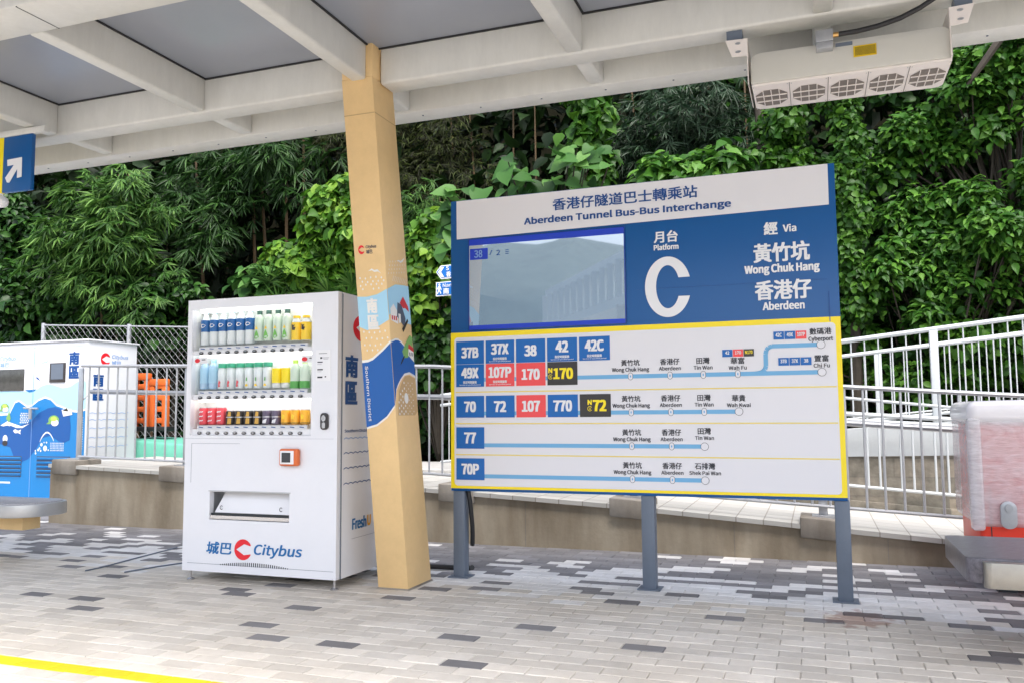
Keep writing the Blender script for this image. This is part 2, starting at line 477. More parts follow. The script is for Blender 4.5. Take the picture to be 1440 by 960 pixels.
def brick(mb, x0, x1, y0, y1, z, mi, ch=.004, d=.02):
    a = [(x0, y0, z - d), (x1, y0, z - d), (x1, y1, z - d), (x0, y1, z - d), (x0, y0, z - ch), (x1, y0, z - ch), (x1, y1, z - ch), (x0, y1, z - ch),
         (x0 + ch, y0 + ch, z), (x1 - ch, y0 + ch, z), (x1 - ch, y1 - ch, z), (x0 + ch, y1 - ch, z)]
    mb.add(a, [(8, 9, 10, 11), (4, 5, 9, 8), (5, 6, 10, 9), (6, 7, 11, 10), (7, 4, 8, 11), (0, 1, 5, 4), (1, 2, 6, 5), (2, 3, 7, 6), (3, 0, 4, 7)], mi)
pav = MB(); yel = MB()
R2 = random.Random(5)
prev_dark = {}
row = 0; y0 = .64
while y0 < 8.2:
    yy = y0 + .05
    xo = (-.1 if row % 2 else 0) - 14
    k = 0
    isyel = abs(yy - 2.89) < .04
    while xo + k * .2 < 4.6:
        x0 = xo + k * .2
        k += 1
        if y0 > 6.6 and x0 > -7.6: continue
        # far from the road the paving turns grey, with white blocks scattered in it
        edge = 5.60 - .02 * (x0 + 2)
        t = (yy - edge)
        pd = .045 if t < -.95 else (.09 + (t + .95) * .22 if t < -.25 else min(.72, .26 + (t + .25) * .55))
        if yy < 3.2: pd = 0.0
        if prev_dark.get((row - 1, round(x0 * 10) // 1 - 1), False) and t > -.4: pd = min(.86, pd + .10)
        dark = R2.random() < pd
        pw = max(0, min(1, (t + .9) / .5))
        mi = 2 if dark else (1 if R2.random() < pw else 0)
        prev_dark[(row, round(x0 * 10))] = dark
        z = R2.gauss(0, .0009)
        brick(yel if isyel else pav, x0 + .0012, x0 + .1988, y0 + .0012, y0 + .0988, z, 0 if isyel else mi)
    y0 += .1; row += 1
structure(pav.build('pavement', ['paver_beige', 'paver_white', 'paver_dark']))
structure(yel.build('yellow_line', ['paver_yellow']))
# mortar bed just under the blocks
structure(MB().box(-14.2, 4.8, .6, 8.3, -.0195, -.0075).build('paving_bed', 'base_ground'))

# hillside behind the ramp
hill = MB(); nx, ny = 40, 24
hx = np.linspace(-30, 16, nx); hy = np.linspace(9.6, 30, ny)
def hz(x, y): return .5 + max(0, y - 13.2) * 1.7 + .35 * math.sin(x * 1.3 + y) + .25 * math.sin(y * 2.1 - x * .6)
vs = [(x, y, hz(x, y) if j else -.1) for j, y in enumerate(hy) for x in hx]
fs = [(j * nx + i, j * nx + i + 1, (j + 1) * nx + i + 1, (j + 1) * nx + i) for j in range(ny - 1) for i in range(nx - 1)]
hill.add(vs, fs); structure(hill.build('hillside', 'soil', smooth=True))

# ------------------------------------------------------------------ ramp, walls
RX = [-7.55, -3.2, -1.58, -.07, .85, 3.4]; RZ = [.608, .457, .372, .262, .195, .02]
rtop = lambda x: interp(x, RX, RZ)
xs = [-7.55, -6.3, -5, -3.2, -1.58, -.07, .85, 2, 3.4]
mbx = MB()
for a, b in zip(xs[:-1], xs[1:]):
    mbx.hexa([(a, 6.62, rtop(a) - .035), (b, 6.62, rtop(b) - .035), (b, 8.15, rtop(b) - .035), (a, 8.15, rtop(a) - .035),
              (a, 6.62, rtop(a)), (b, 6.62, rtop(b)), (b, 8.15, rtop(b)), (a, 8.15, rtop(a))])
structure(mbx.build('ramp_walkway', 'ramp_tiles'))
kw = thing('concrete_wall', 'low stained concrete retaining wall sloping down beneath the ramp railing', 'wall', (-2, 6.65, 0))
mbw = MB()
for a, b in zip(xs[:-1], xs[1:]):
    mbw.hexa([(a, 6.65, -.02), (b, 6.65, -.02), (b, 6.85, -.02), (a, 6.85, -.02), (a, 6.65, rtop(a) - .036), (b, 6.65, rtop(b) - .036), (b, 6.85, rtop(b) - .036), (a, 6.85, rtop(a) - .036)])
mbw.box(-7.55, -7.35, 6.852, 9.4, -.02, .57)
mbw.build('wall_face', 'wall_concrete', kw)
PIERS = [-7.5, -6.1, -4.6, -3.08, -1.58, -.14, 1.35]
for px in PIERS:
    MB().hexa([(px, 6.612, rtop(px) - .10), (px + .33, 6.612, rtop(px + .33) - .10), (px + .33, 6.95, rtop(px + .33) - .10), (px, 6.95, rtop(px) - .10),
               (px, 6.612, rtop(px) + .05), (px + .33, 6.612, rtop(px + .33) + .05), (px + .33, 6.95, rtop(px + .33) + .05), (px, 6.95, rtop(px) + .05)]).build('pier_cap', 'pier_concrete', kw, bevel=.012)
# expansion joints in the wall
for jx in (-5.35, -2.3, -.62, .45):
    MB().box(jx, jx + .005, 6.647, 6.66, 0, rtop(jx) - .05).build('wall_joint', 'pier_concrete', kw)

# upper ramp with its stone wall
uz = lambda x: .93 + .085 * (x - .7)
sw = thing('stone_wall', 'rough brown stone wall with white rendered band behind the ramp', 'wall', (0, 8.15, 0))
a, b = -3.6, 3.4
STW = lambda x: max(.56, .70 + .02 * (x - .6)) if x > 0 else .60
MB().hexa([(a, 8.15, 0), (b, 8.15, 0), (b, 8.35, 0), (a, 8.35, 0), (a, 8.15, STW(a)), (b, 8.15, STW(b)), (b, 8.35, STW(b)), (a, 8.35, STW(a))]).build('stone_face', 'rubble_stone', sw)
st = STW
MB().hexa([(a, 8.13, st(a) + .001), (b, 8.13, st(b) + .001), (b, 8.36, st(b) + .001), (a, 8.36, st(a) + .001), (a, 8.13, max(uz(a), st(a) + .05)), (b, 8.13, uz(b)), (b, 8.36, uz(b)), (a, 8.36, max(uz(a), st(a) + .05))]).build('white_band', 'white_rail', sw)
for z_, zz in ((.06, .02),):
    MB().hexa([(a, 8.09, rtop(a)), (b, 8.09, rtop(b)), (b, 8.149, rtop(b)), (a, 8.149, rtop(a)), (a, 8.09, rtop(a) + .08), (b, 8.09, rtop(b) + .08), (b, 8.149, rtop(b) + .08), (a, 8.149, rtop(a) + .08)]).build('stone_kerb', 'rubble_stone', sw)
structure(MB().hexa([(a, 8.37, 0), (b, 8.37, 0), (b, 9.6, 0), (a, 9.6, 0), (a, 8.37, uz(a) - .02), (b, 8.37, uz(b) - .02), (b, 9.6, uz(b) - .02), (a, 9.6, uz(a) - .02)]).build('upper_ramp', 'ramp_tiles'))
structure(MB().box(-16, -3.61, 8.16, 9.6, -.05, .5).build('landing', 'base_ground'))

# ------------------------------------------------------------------ railings
fr = thing('ramp_railing', 'grey galvanised railing with thin balusters running along the concrete wall top', 'railing', (-2, 6.78, .5))
ft = lambda x: interp(x, [-7.3, -3.2, .2, 1.38, 2.6], [1.632, 1.518, 1.277, 1.192, 1.1])
fb = lambda x: interp(x, [-7.3, -3.29, .2, .94, 2.6], [.68, .575, .375, .335, .24])
YR = 6.77
xs2 = [-7.3, -5.5, -3.2, -1.5, .2, 1.38, 2.6]
MB().tube([(x, YR, ft(x)) for x in xs2], .017).build('top_rail', 'galvanised', fr, smooth=True)
MB().tube([(x, YR, fb(x)) for x in xs2], .013).build('bottom_rail', 'galvanised', fr, smooth=True)
x = -7.19
while x < 2.5:
    MB().tube([(x, YR, fb(x)), (x, YR, ft(x))], .0095, 6).build('baluster', 'galvanised', fr, smooth=True)
    x += .1275
for px in PIERS:
    q = px + .165
    MB().box(q - .032, q + .032, YR + .022, YR + .04, rtop(q) + .05, ft(q) - .02).build('post', 'steel_grey', fr, bevel=.004)
    p = MB().box(q - .08, q + .08, YR - .04, YR + .10, rtop(q) + .045, rtop(q) + .062)
    p.build('base_plate', 'galvanised', fr)
hr = thing('handrail', 'brown grey tubular handrail on the walkway side of the ramp railing', 'handrail', (-2, 6.9, 1))
MB().tube([(x, 6.90, ft(x) - .27) for x in xs2], .024).build('tube_rail', 'steel_grey', hr, smooth=True)
for px in PIERS:
    q = px + .165
    MB().tube([(q, 6.83, ft(q) - .36), (q, 6.90, ft(q) - .30)], .008, 6).build('bracket', 'steel_grey', hr)

r2 = thing('inner_railing', 'white tube railing with twin rails standing before the stone wall', 'railing', (0, 8.0, .4))
h1 = lambda x: 1.07 - .065 * (x - .25); h2 = lambda x: 1.01 - .058 * (x - .25); hb = lambda x: .44 - .077 * (x - .33)
for fn, r in ((h1, .02), (h2, .022)):
    MB().tube([(x, 7.95, fn(x)) for x in (-3.4, .25, 3.2)], r).build('rail', 'white_rail', r2, smooth=True)
MB().tube([(x, 7.95, hb(x)) for x in (-3.4, .25, 3.2)], .014).build('bottom_rail', 'white_rail', r2, smooth=True)
MB().tube([(x, 8.02, 1.21 - .11 * (x - .25)) for x in (-3.4, .25, 3.2)], .013).build('thin_rail', 'white_rail', r2, smooth=True)
x = -3.3; k = 0
while x < 3.1:
    MB().tube([(x, 7.95, hb(x)), (x, 7.95, h2(x))], .0095, 6).build('baluster', 'white_rail', r2, smooth=True)
    x += .095 if k % 2 == 0 else .17; k += 1

r3 = thing('upper_railing', 'white painted railing climbing right along the upper ramp before the bushes', 'railing', (0, 8.45, .9))
t1 = lambda x: 1.745 + .108 * (x - .27); t2 = lambda x: 1.605 + .100 * (x - .26); t3 = lambda x: 1.06 + .1 * (x - 1)
for fn, r, n_ in ((t1, .022, 'top_rail'), (t2, .017, 'middle_rail'), (t3, .015, 'bottom_rail')):
    MB().tube([(x, 8.45, fn(x)) for x in (-3.9, .25, 3.4)], r).build(n_, 'white_rail', r3, smooth=True)
x = -3.8
while x < 3.3:
    MB().tube([(x, 8.45, t3(x)), (x, 8.45, t1(x))], .0065, 6).build('baluster', 'white_rail', r3, smooth=True); x += .118
for q in (-3.6, -2.1, -.55, 1.03, 2.55):
    MB().box(q - .035, q + .035, 8.42, 8.48, uz(q) - .02, t1(q) - .012).build('post', 'white_rail', r3, bevel=.006)
r4 = thing('far_railing', 'second pale railing seen through the white one on the upper ramp', 'railing', (0, 9.4, .9))
for fn, r, n_ in ((lambda x: t1(x) - .08, .016, 'top_rail'), (lambda x: t3(x) + .02, .009, 'bottom_rail')):
    MB().tube([(x, 9.4, fn(x)) for x in (-3.9, .25, 3.4)], r).build(n_, 'white_rail', r4, smooth=True)
x = -3.76
while x < 3.3:
    MB().tube([(x, 9.4, t3(x)), (x, 9.4, t1(x) - .08)], .006, 6).build('baluster', 'white_rail', r4, smooth=True); x += .125
for q in (-2.8, -1.3, .62, 2.2):
    MB().box(q - .035, q + .035, 9.38, 9.42, uz(q) - .02, t1(q) - .09).build('post', 'white_rail', r4, bevel=.006)

# ------------------------------------------------------------------ chain link fence, clutter behind the wall
XFE = -5.8
cf = thing('chain_link_fence', 'galvanised chain link fence standing behind the wall and decorated cabinet', 'fence', (-8, 9.2, .5))
X0, X1, Z0, Z1, YF = -10.72, -5.8, .5, 2.42, 9.2
ftop = lambda x: 2.44 - .052 * (x + 10.7)
mesh = MB(); step = .105; dx = step / 2; nrow = int((Z1 - Z0) / dx)
cn = int((X1 - X0) / step)
for c in range(cn):
    for side in (0, 1):
        pts = []
        for k in range(nrow + 1):
            xx = X0 + c * step + (dx if (k + side) % 2 else 0) + (0 if side == 0 else step)* 0
            zz = Z0 + k * (ftop(xx) - .02 - Z0) / nrow
            pts.append((xx + (0 if side == 0 else step / 2) , YF + (.006 if (k % 2) else -.006), zz))
        mesh.tube(pts, .003, 4, caps=False)
    
mesh.build('wire_mesh', 'fence_wire', cf)
for q in (-10.72, -9.1, -7.5, -5.85):
    MB().tube([(q, YF + .03, .3), (q, YF + .03, ftop(q) + .03)], .032, 10).build('post', 'galvanised', cf, smooth=True)
MB().tube([(X0, YF + .02, ftop(X0)), (X1, YF + .02, ftop(X1))], .012, 6).build('tension_wire', 'galvanised', cf)

ob = thing('plastic_barrier', 'orange plastic road barrier leaning behind the railing by the chain link fence', 'barrier', (-8, 8.8, .6))
for k, q in enumerate((-8.52, -8.22)):
    m_ = MB()
    for (x0, x1) in ((q, q + .07), (q + .2, q + .27)): m_.hexa([(x0, 8.72, .92), (x1, 8.72, .92), (x1, 8.8, .92), (x0, 8.8, .92), (x0 - .03, 8.74, 1.6 - .08 * k), (x1 - .03, 8.74, 1.6 - .08 * k), (x1 - .03, 8.82, 1.6 - .08 * k), (x0 - .03, 8.82, 1.6 - .08 * k)])
    m_.box(q - .03, q + .25, 8.73, 8.81, 1.57 - .08 * k, 1.66 - .08 * k)
    for j in range(4): m_.box(q + .071, q + .199, 8.74, 8.80, 1.0 + j * .15, 1.07 + j * .15)
    m_.build('frame', 'orange_plastic', ob, bevel=.012)
MB().box(-8.58, -7.9, 8.66, 8.88, .9, .96).build('foot', 'black_rubber', ob, bevel=.01)
tag(MB().hexa([(-8.5, 8.4, .5), (-6.9, 8.4, .5), (-6.9, 9.12, .5), (-8.5, 9.12, .5), (-8.45, 8.45, .80), (-6.95, 8.45, .72), (-6.95, 9.1, .78), (-8.45, 9.1, .82)]).build('tarpaulin', 'teal_sheet', bevel=.03), 'teal green tarpaulin covering a low heap behind the left railing', 'tarpaulin')

# ------------------------------------------------------------------ canopy
cp = thing('platform_canopy', 'off white steel canopy with grey roof sheets over the bus platform', 'canopy', (-2.5, 4.5, 3.1))
ZB, ZR = 3.1, 3.325
CX = [-6.38, -5.08, -3.79, -2.525, -1.2, .105, 1.4, 2.7]
XL, XRR = -9.5, 3.6
def rbeam(mb, x0, x1, y0, y1, z0, z1): mb.box(x0, x1, y0, y1, z0, z1)
b = MB(); b.box(XL, -2.648, 4.385, 4.55, ZB, ZR + .08); b.build('main_beam', 'canopy_paint', cp, bevel=.016, seg=3)
b = MB(); b.box(-2.432, XRR, 4.385, 4.55, ZB, ZR + .08); b.build('main_beam', 'canopy_paint', cp, bevel=.016, seg=3)
b = MB(); b.box(XL, XRR, 4.885, 5.075, ZB, ZR + .08); b.build('rear_beam', 'canopy_paint', cp, bevel=.012, seg=2)
b = MB(); b.box(XL, XRR, 2.88, 3.14, ZB, ZR + .08); b.build('front_beam', 'canopy_paint', cp, bevel=.012, seg=2)
for jx in (-3.62, -1.62, .4):
    MB().box(jx, jx + .006, 2.885, 3.135, ZB - .001, ZB + .01).build('beam_joint', 'dark_slot', cp)
for q in CX:
    y1 = 4.30 if abs(q + 2.525) < .01 else 4.384
    MB().box(q - .048, q + .048, 3.141, y1, ZB + .004, ZR + .07).build('cross_beam', 'canopy_paint', cp, bevel=.014, seg=3)
    MB().box(q - .048, q + .048, 4.551, 4.884, ZB + .012, ZR + .07).build('cross_beam', 'canopy_paint', cp, bevel=.016, seg=3)
for q in np.arange(-6.2, 1.6, .42):
    MB().slab(ell(float(q), 4.96, .006, .006, 8), lambda a, b: (a, b, ZB - .0003), lambda a, b: (a, b, ZB - .004)).build('bolt', 'post_grey', cp)
edges = [XL] + CX + [XRR]
for i in range(len(edges) - 1):
    a_ = edges[i] + (.049 if i else 0); b_ = edges[i + 1] - .049
    MB().box(a_, b_, 3.142, 4.384, ZR, ZR + .02).build('roof_sheet', 'roof_sheet', cp)
    g = MB()
    g.box(a_, b_, 4.372, 4.3835, ZR - .009, ZR - .0005); g.box(a_, a_ + .011, 3.145, 4.371, ZR - .009, ZR - .0005); g.box(b_ - .011, b_, 3.145, 4.371, ZR - .009, ZR - .0005)
    g.build('gasket', 'black_rubber', cp)
    MB().box(a_, b_, 4.551, 4.884, ZR - .02, ZR + .02).build('roof_sheet', 'canopy_paint', cp)
MB().box(XL, XRR, 1.65, 2.879, ZR - .06, ZR + .02).build('roof_overhang', 'roof_sheet', cp)
MB().box(XL, XRR, 1.5, 1.649, ZB + .05, ZR + .1).build('front_fascia', 'canopy_paint', cp)

# ------------------------------------------------------------------ column
co = thing('support_column', 'leaning sand coloured steel column with blue wave artwork beside the vending machine', 'column', (-2.54, 4.9, 0))
cf_y = lambda z: 4.79 - .158 * z
cb_y = lambda z: 5.125 - .181 * z
XA, XB_ = -2.645, -2.435
shaft = MB()
zs = (0, 3.085)
shaft.hexa([(XA, cf_y(0), 0), (XB_, cf_y(0), 0), (XB_, cb_y(0), 0), (XA, cb_y(0), 0), (XA, cf_y(3.12), 3.12), (XB_, cf_y(3.12), 3.12), (XB_, cb_y(3.12), 3.12), (XA, cb_y(3.12), 3.12)])
shaft.build('shaft', 'column_paint', co, bevel=.002)
hd = MB(); hd.hexa([(XA, cf_y(3.12), 3.121), (XB_, cf_y(3.12), 3.121), (XB_, cf_y(3.12) + .15, 3.121), (XA, cf_y(3.12) + .15, 3.121), (XA, cf_y(3.32) + .03, 3.33), (XB_, cf_y(3.32) + .03, 3.33), (XB_, 4.44, 3.33), (XA, 4.44, 3.33)])
hd.build('head', 'column_paint', co, bevel=.006)
MB().hexa([(XA - .012, cf_y(0) - .012, .001), (XB_ + .012, cf_y(0) - .012, .001), (XB_ + .012, cb_y(0) + .012, .001), (XA - .012, cb_y(0) + .012, .001), (XA - .002, cf_y(0) - .003, .009), (XB_ + .002, cf_y(0) - .003, .009), (XB_ + .002, cb_y(0) + .002, .009), (XA - .002, cb_y(0) + .002, .009)]).build('base_seal', 'pier_concrete', co)
jt = MB(); z_ = 2.905
jt.add([(XA - .0, cf_y(z_) - .0012, z_), (XB_, cf_y(z_) - .0012, z_), (XB_, cf_y(z_ + .006) - .0012, z_ + .006), (XA, cf_y(z_ + .006) - .0012, z_ + .006)], [(0, 1, 2, 3)])
jt.add([(XB_ + .0012, cf_y(z_), z_), (XB_ + .0012, cb_y(z_), z_), (XB_ + .0012, cb_y(z_), z_ + .006), (XB_ + .0012, cf_y(z_), z_ + .006)], [(0, 1, 2, 3)])
jt.build('splice_joint', 'art_tan', co)
F1 = lambda e: (lambda u, v, d=0: (u, cf_y(v) - e - d, v))              # front face: u = X, v = height
S1 = lambda e: (lambda u, v, d=0: (XB_ + e + d, cf_y(v) + u, v))        # side face: u = distance from the front edge
sw_ = lambda z: cb_y(z) - cf_y(z) - .003
XLc, XRc = XA + .001, XB_ - .0005
light = MB()
light.poly([(XLc, 1.819), (-2.577, 1.816), (-2.506, 1.827), (XRc, 1.857), (XRc, 1.672), (-2.537, 1.621), (-2.593, 1.614), (XLc, 1.635)], F1(.0015))
light.poly([(.0005, 1.857), (.11, 1.898), (.233, 1.909), (sw_(1.9), 1.909), (sw_(1.67), 1.668), (.2, 1.67), (.16, 1.694), (.086, 1.735), (.0005, 1.70)], S1(.0015))
light.build('pale_wave', 'art_light_blue', co)
DT = [(XLc, 1.416), (-2.6, 1.42), (-2.566, 1.432), (-2.492, 1.485), (XRc, 1.532)]
DB = [(XRc, 1.155), (-2.496, 1.086), (-2.57, 1.037), (XLc, 1.018)]
ST = [(.0005, 1.534), (.06, 1.552), (.099, 1.554), (.14, 1.54), (.175, 1.52), (.24, 1.46), (sw_(1.42), 1.43)]
SB = [(sw_(1.35), 1.345), (.22, 1.365), (.149, 1.353), (.09, 1.315), (.05, 1.28), (.027, 1.252), (.0005, 1.165)]
wl = MB()
up = lambda P, d: [(a, b + d) for a, b in P]
wl.poly(up(DT, .016) + up(DB, -.012), F1(.0012)); wl.poly(up(ST, .012) + up(SB, -.014), S1(.0012))
wl.build('wave_outline', 'art_white', co)
dk = MB(); dk.poly(DT + DB, F1(.0022)); dk.poly(ST + SB, S1(.0022)); dk.build('deep_wave', 'art_dark_blue', co)
sand = MB(); sand.poly([(sw_(1.33), 1.325), (.22, 1.343), (.155, 1.335), (.10, 1.29), (.06, 1.24), (.04, 1.15), (.03, 1.09), (.26, 1.09), (sw_(1.1), 1.12)], S1(.0018)); sand.build('sand_patch', 'art_tan', co)
dots = MB()
Rd = random.Random(3)
for (z0, z1) in ((1.84, 1.93), (1.45, 1.60)):
    for i in range(5):
        for j in range(5):
            u = XA + .03 + i * .037 + (j % 2) * .014; v = z0 + (z1 - z0) * j / 4 + Rd.uniform(-.006, .006)
            if u < XRc - .01 and v > interp(u, [p[0] for p in DT], [p[1] for p in DT]) + .03 and not (1.60 < v < 1.86 and v > 1.62): dots.poly(ell(u, v, .005, .007, 8), F1(.0024))
for i in range(7):
    for j in range(4): dots.poly(ell(.03 + i * .035 + j * .01, 1.955 + j * .025 + i * .006, .003, .006, 6), S1(.0024))
for i in range(9): 
    u = .07 + i * .022; dots.poly([(u, 1.915), (u + .004, 1.915), (u + .03, 1.95), (u + .026, 1.95)], S1(.0024))
for i in range(8):
    for j in range(6):
        u = .05 + i * .028; v = 1.10 + j * .036 + (i % 2) * .015
        if v < interp(u, [.03, .06, .1, .15, .3], [1.13, 1.22, 1.27, 1.31, 1.30]) and not ((u - .153) ** 2 / .0012 + (v - 1.198) ** 2 / .002 < 1): dots.poly(ell(u, v, .004 if i > 3 else .007, .005 if i > 3 else .008, 8), S1(.0026))
dots.poly(ell(.153, 1.198, .028, .034, 16), S1(.0026))
dots.poly([(-2.557, 1.969), (-2.53, 1.985), (-2.512, 1.974), (-2.49, 1.978), (-2.466, 1.95), (-2.488, 1.964), (-2.512, 1.962), (-2.53, 1.974)], F1(.0024))
dots.poly([(.147, 2.05), (.18, 2.06), (.20, 2.055), (.265, 2.09), (.235, 2.06), (.20, 2.043), (.175, 2.05)], S1(.0024))
dots.build('white_pattern', 'art_white', co)
# little boats and shore houses drawn on the side face
art = MB()
art.poly([(.02, 1.67), (.11, 1.655), (.115, 1.73), (.065, 1.775), (.02, 1.74)], S1(.0026), 0)
for i in range(3): art.poly([(.03 + i * .026, 1.675), (.046 + i * .026, 1.673), (.046 + i * .026, 1.70), (.03 + i * .026, 1.702)], S1(.003), 1)
art.poly([(.10, 1.70), (.20, 1.64), (.215, 1.70), (.17, 1.78), (.12, 1.79)], S1(.0029), 2)
art.poly([(.15, 1.79), (.20, 1.835), (.26, 1.78), (.27, 1.745), (.22, 1.765), (.19, 1.76)], S1(.0032), 1)
art.poly([(.16, 1.63), (.24, 1.70), (.25, 1.685), (.175, 1.61)], S1(.0034), 3)
art.poly([(.12, 1.66), (.15, 1.67), (.15, 1.72), (.12, 1.72)], S1(.0035), 0)
art.poly([(.14, 1.49), (.20, 1.55), (.26, 1.60), (.295, 1.585), (.28, 1.50), (.21, 1.455), (.16, 1.45)], S1(.0026), 4)
art.poly([(.22, 1.47), (.295, 1.44), (.298, 1.52), (.235, 1.545)], S1(.003), 0)
art.poly([(.225, 1.515), (.297, 1.495), (.297, 1.52), (.235, 1.545)], S1(.0034), 1)
for i in range(2): art.poly([(.235 + i * .03, 1.47), (.25 + i * .03, 1.467), (.25 + i * .03, 1.49), (.235 + i * .03, 1.492)], S1(.0034), 2)
art.poly([(.10, 1.40), (.13, 1.42), (.17, 1.46), (.16, 1.465), (.125, 1.435)], S1(.003), 3)
art.build('shore_houses', ['art_white', 'art_red', 'art_grey', 'bark', 'art_green'], co)
lg = MB(); lg.poly(clogo(-2.592, 2.102, .027, sx=.82), F1(.0024)); lg.build('logo', 'logo_red', co)
lettering('Citybus', (-2.561, -2.487, 2.103, 2.127), F1(.002), 'art_grey', co, .05, shear=.2)
lettering('城巴', (-2.560, -2.516, 2.075, 2.099), F1(.002), 'art_grey', co, .05)
lettering('南', (-2.582, -2.507, 1.714, 1.806), F1(.003), 'art_white', co, .11, name='district_name')
lettering('區', (-2.582, -2.503, 1.616, 1.704), F1(.003), 'art_white', co, .11, name='district_name')
lettering('Southern District', (-2.624, -2.602, 1.055, 1.396), F1(.003), 'art_white', co, .04, rot=True, name='district_name')

# ------------------------------------------------------------------ information board
sb = thing('information_board', 'wide blue and white bus route board for platform C on three grey posts', 'sign board', (-1.1, 5.25, 0))
YS = 5.253
B1 = lambda e: (lambda u, v, d=0: (u, YS - e - d, v))
MB().box(-2.347, .155, YS, YS + .11, .578, 2.570).build('panel', 'sign_blue', sb, bevel=.004)
for q in (-2.337, -1.052, .082):
    MB().box(q, q + .083, 5.262, 5.342, 0, .5775).build('post', 'post_grey', sb, bevel=.006)
    MB().box(q - .03, q + .113, 5.235, 5.37, .001, .008).build('foot_plate', 'post_grey', sb)
m_ = MB(); m_.poly([(-2.303, 2.563), (-2.301, 2.297), (.117, 2.32), (.118, 2.5675), (.118, 2.568), (-2.303, 2.566)], B1(.002)); m_.build('header', 'sign_white', sb)
lettering('香港仔隧道巴士轉乘站', (-1.603, -.651, 2.437, 2.518), B1(.004), 'text_blue', sb, .05, name='header_text')
lettering('Aberdeen Tunnel Bus-Bus Interchange', (-1.806, -.448, 2.345, 2.407), B1(.004), 'text_blue', sb, .09, name='header_text')
lettering('月台', (-.933, -.78, 2.165, 2.241), B1(.003), 'text_white', sb, .07, name='platform_text')
lettering('Platform', (-.934, -.777, 2.118, 2.156), B1(.003), 'text_white', sb, .10, name='platform_text')
# the big C as a true bold ring
arc = []
ro, ri = (.1445, .1925), (.074, .137)
cxx, czz = -.8505, 1.8815
no = 60
for a_ in np.linspace(math.radians(17), math.radians(341), no): arc.append((cxx + ro[0] * math.cos(a_), czz + ro[1] * math.sin(a_)))
for a_ in np.linspace(math.radians(333), math.radians(24), no): arc.append((cxx + ri[0] * math.cos(a_), czz + ri[1] * math.sin(a_)))
ring = MB()
ring.add([B1(.003)(u, v) for u, v in arc], [(i, i + 1, 2 * no - 2 - i, 2 * no - 1 - i) for i in range(no - 1)])
ring.build('platform_letter', 'text_white', sb)
lettering('經', (-.26, -.179, 2.164, 2.243), B1(.003), 'text_white', sb, .07, name='via_text')
lettering('Via', (-.149, -.071, 2.174, 2.221), B1(.003), 'text_white', sb, .09, name='via_text')
lettering('黃竹坑', (-.326, .0, 1.995, 2.114), B1(.003), 'text_white', sb, .07, name='via_text')
lettering('Wong Chuk Hang', (-.381, .052, 1.916, 1.985), B1(.003), 'text_white', sb, .09, name='via_text')
lettering('香港仔', (-.324, .003, 1.765, 1.885), B1(.003), 'text_white', sb, .07, name='via_text')
lettering('Aberdeen', (-.281, -.04, 1.703, 1.755), B1(.003), 'text_white', sb, .09, name='via_text')
m_ = MB(); m_.box(.095, .100, YS - .003, YS + .001, 1.62, 1.80); m_.box(-1.05, .09, YS - .0015, YS + .001, 1.873, 1.875); m_.build('panel_seam', 'text_blue', sb)
# display
dp = MB(); dp.box(-2.214, -1.117, YS - .012, YS - .001, 1.658, 2.291); dp = dp.build('display', 'screen_bezel', sb, bevel=.003)
D1 = lambda e: (lambda u, v, d=0: (u, YS - .0125 - e - d, v))
m_ = MB(); m_.add([D1(.0005)(*p) for p in ((-2.203, 1.692), (-1.125, 1.692), (-1.125, 2.243), (-2.203, 2.243))], [(0, 1, 2, 3)]); m_.build('screen', 'display', dp)
m_ = MB(); m_.add([D1(.0005)(*p) for p in ((-2.203, 2.2435), (-1.125, 2.2435), (-1.125, 2.284), (-2.203, 2.284))], [(0, 1, 2, 3)])
m_.build('screen_bar', 'bright_blue', dp); m_ = MB(); m_.add([D1(.0005)(*p) for p in ((-2.203, 1.664), (-1.125, 1.664), (-1.125, 1.6915), (-2.203, 1.6915))], [(0, 1, 2, 3)]); m_.build('screen_bar', 'bright_blue', dp)
m_ = MB(); m_.add([D1(.002)(*p) for p in ((-2.197, 2.143), (-2.066, 2.143), (-2.066, 2.219), (-2.197, 2.219))], [(0, 1, 2, 3)]); m_.build('route_box', 'bright_blue', dp)
lettering('38', (-2.165, -2.105, 2.156, 2.208), D1(.003), 'pale_blue_text', dp, .06, name='screen_text')
lettering('2', (-2.003, -1.976, 2.163, 2.199), D1(.002), 'text_blue', dp, .05, name='screen_text')
m_ = MB()
for k in range(4): m_.add([D1(.002)(*p) for p in ((-2.055 + k * .004, 2.17 + k * .008), (-2.045 + k * .004, 2.17 + k * .008), (-2.043 + k * .004, 2.176 + k * .008), (-2.053 + k * .004, 2.176 + k * .008))], [(0, 1, 2, 3)])
for k in range(3): m_.add([D1(.002)(*p) for p in ((-1.938, 2.168 + k * .012), (-1.913, 2.168 + k * .012), (-1.913, 2.173 + k * .012), (-1.938, 2.173 + k * .012))], [(0, 1, 2, 3)])
m_.build('screen_text', 'text_blue', dp)
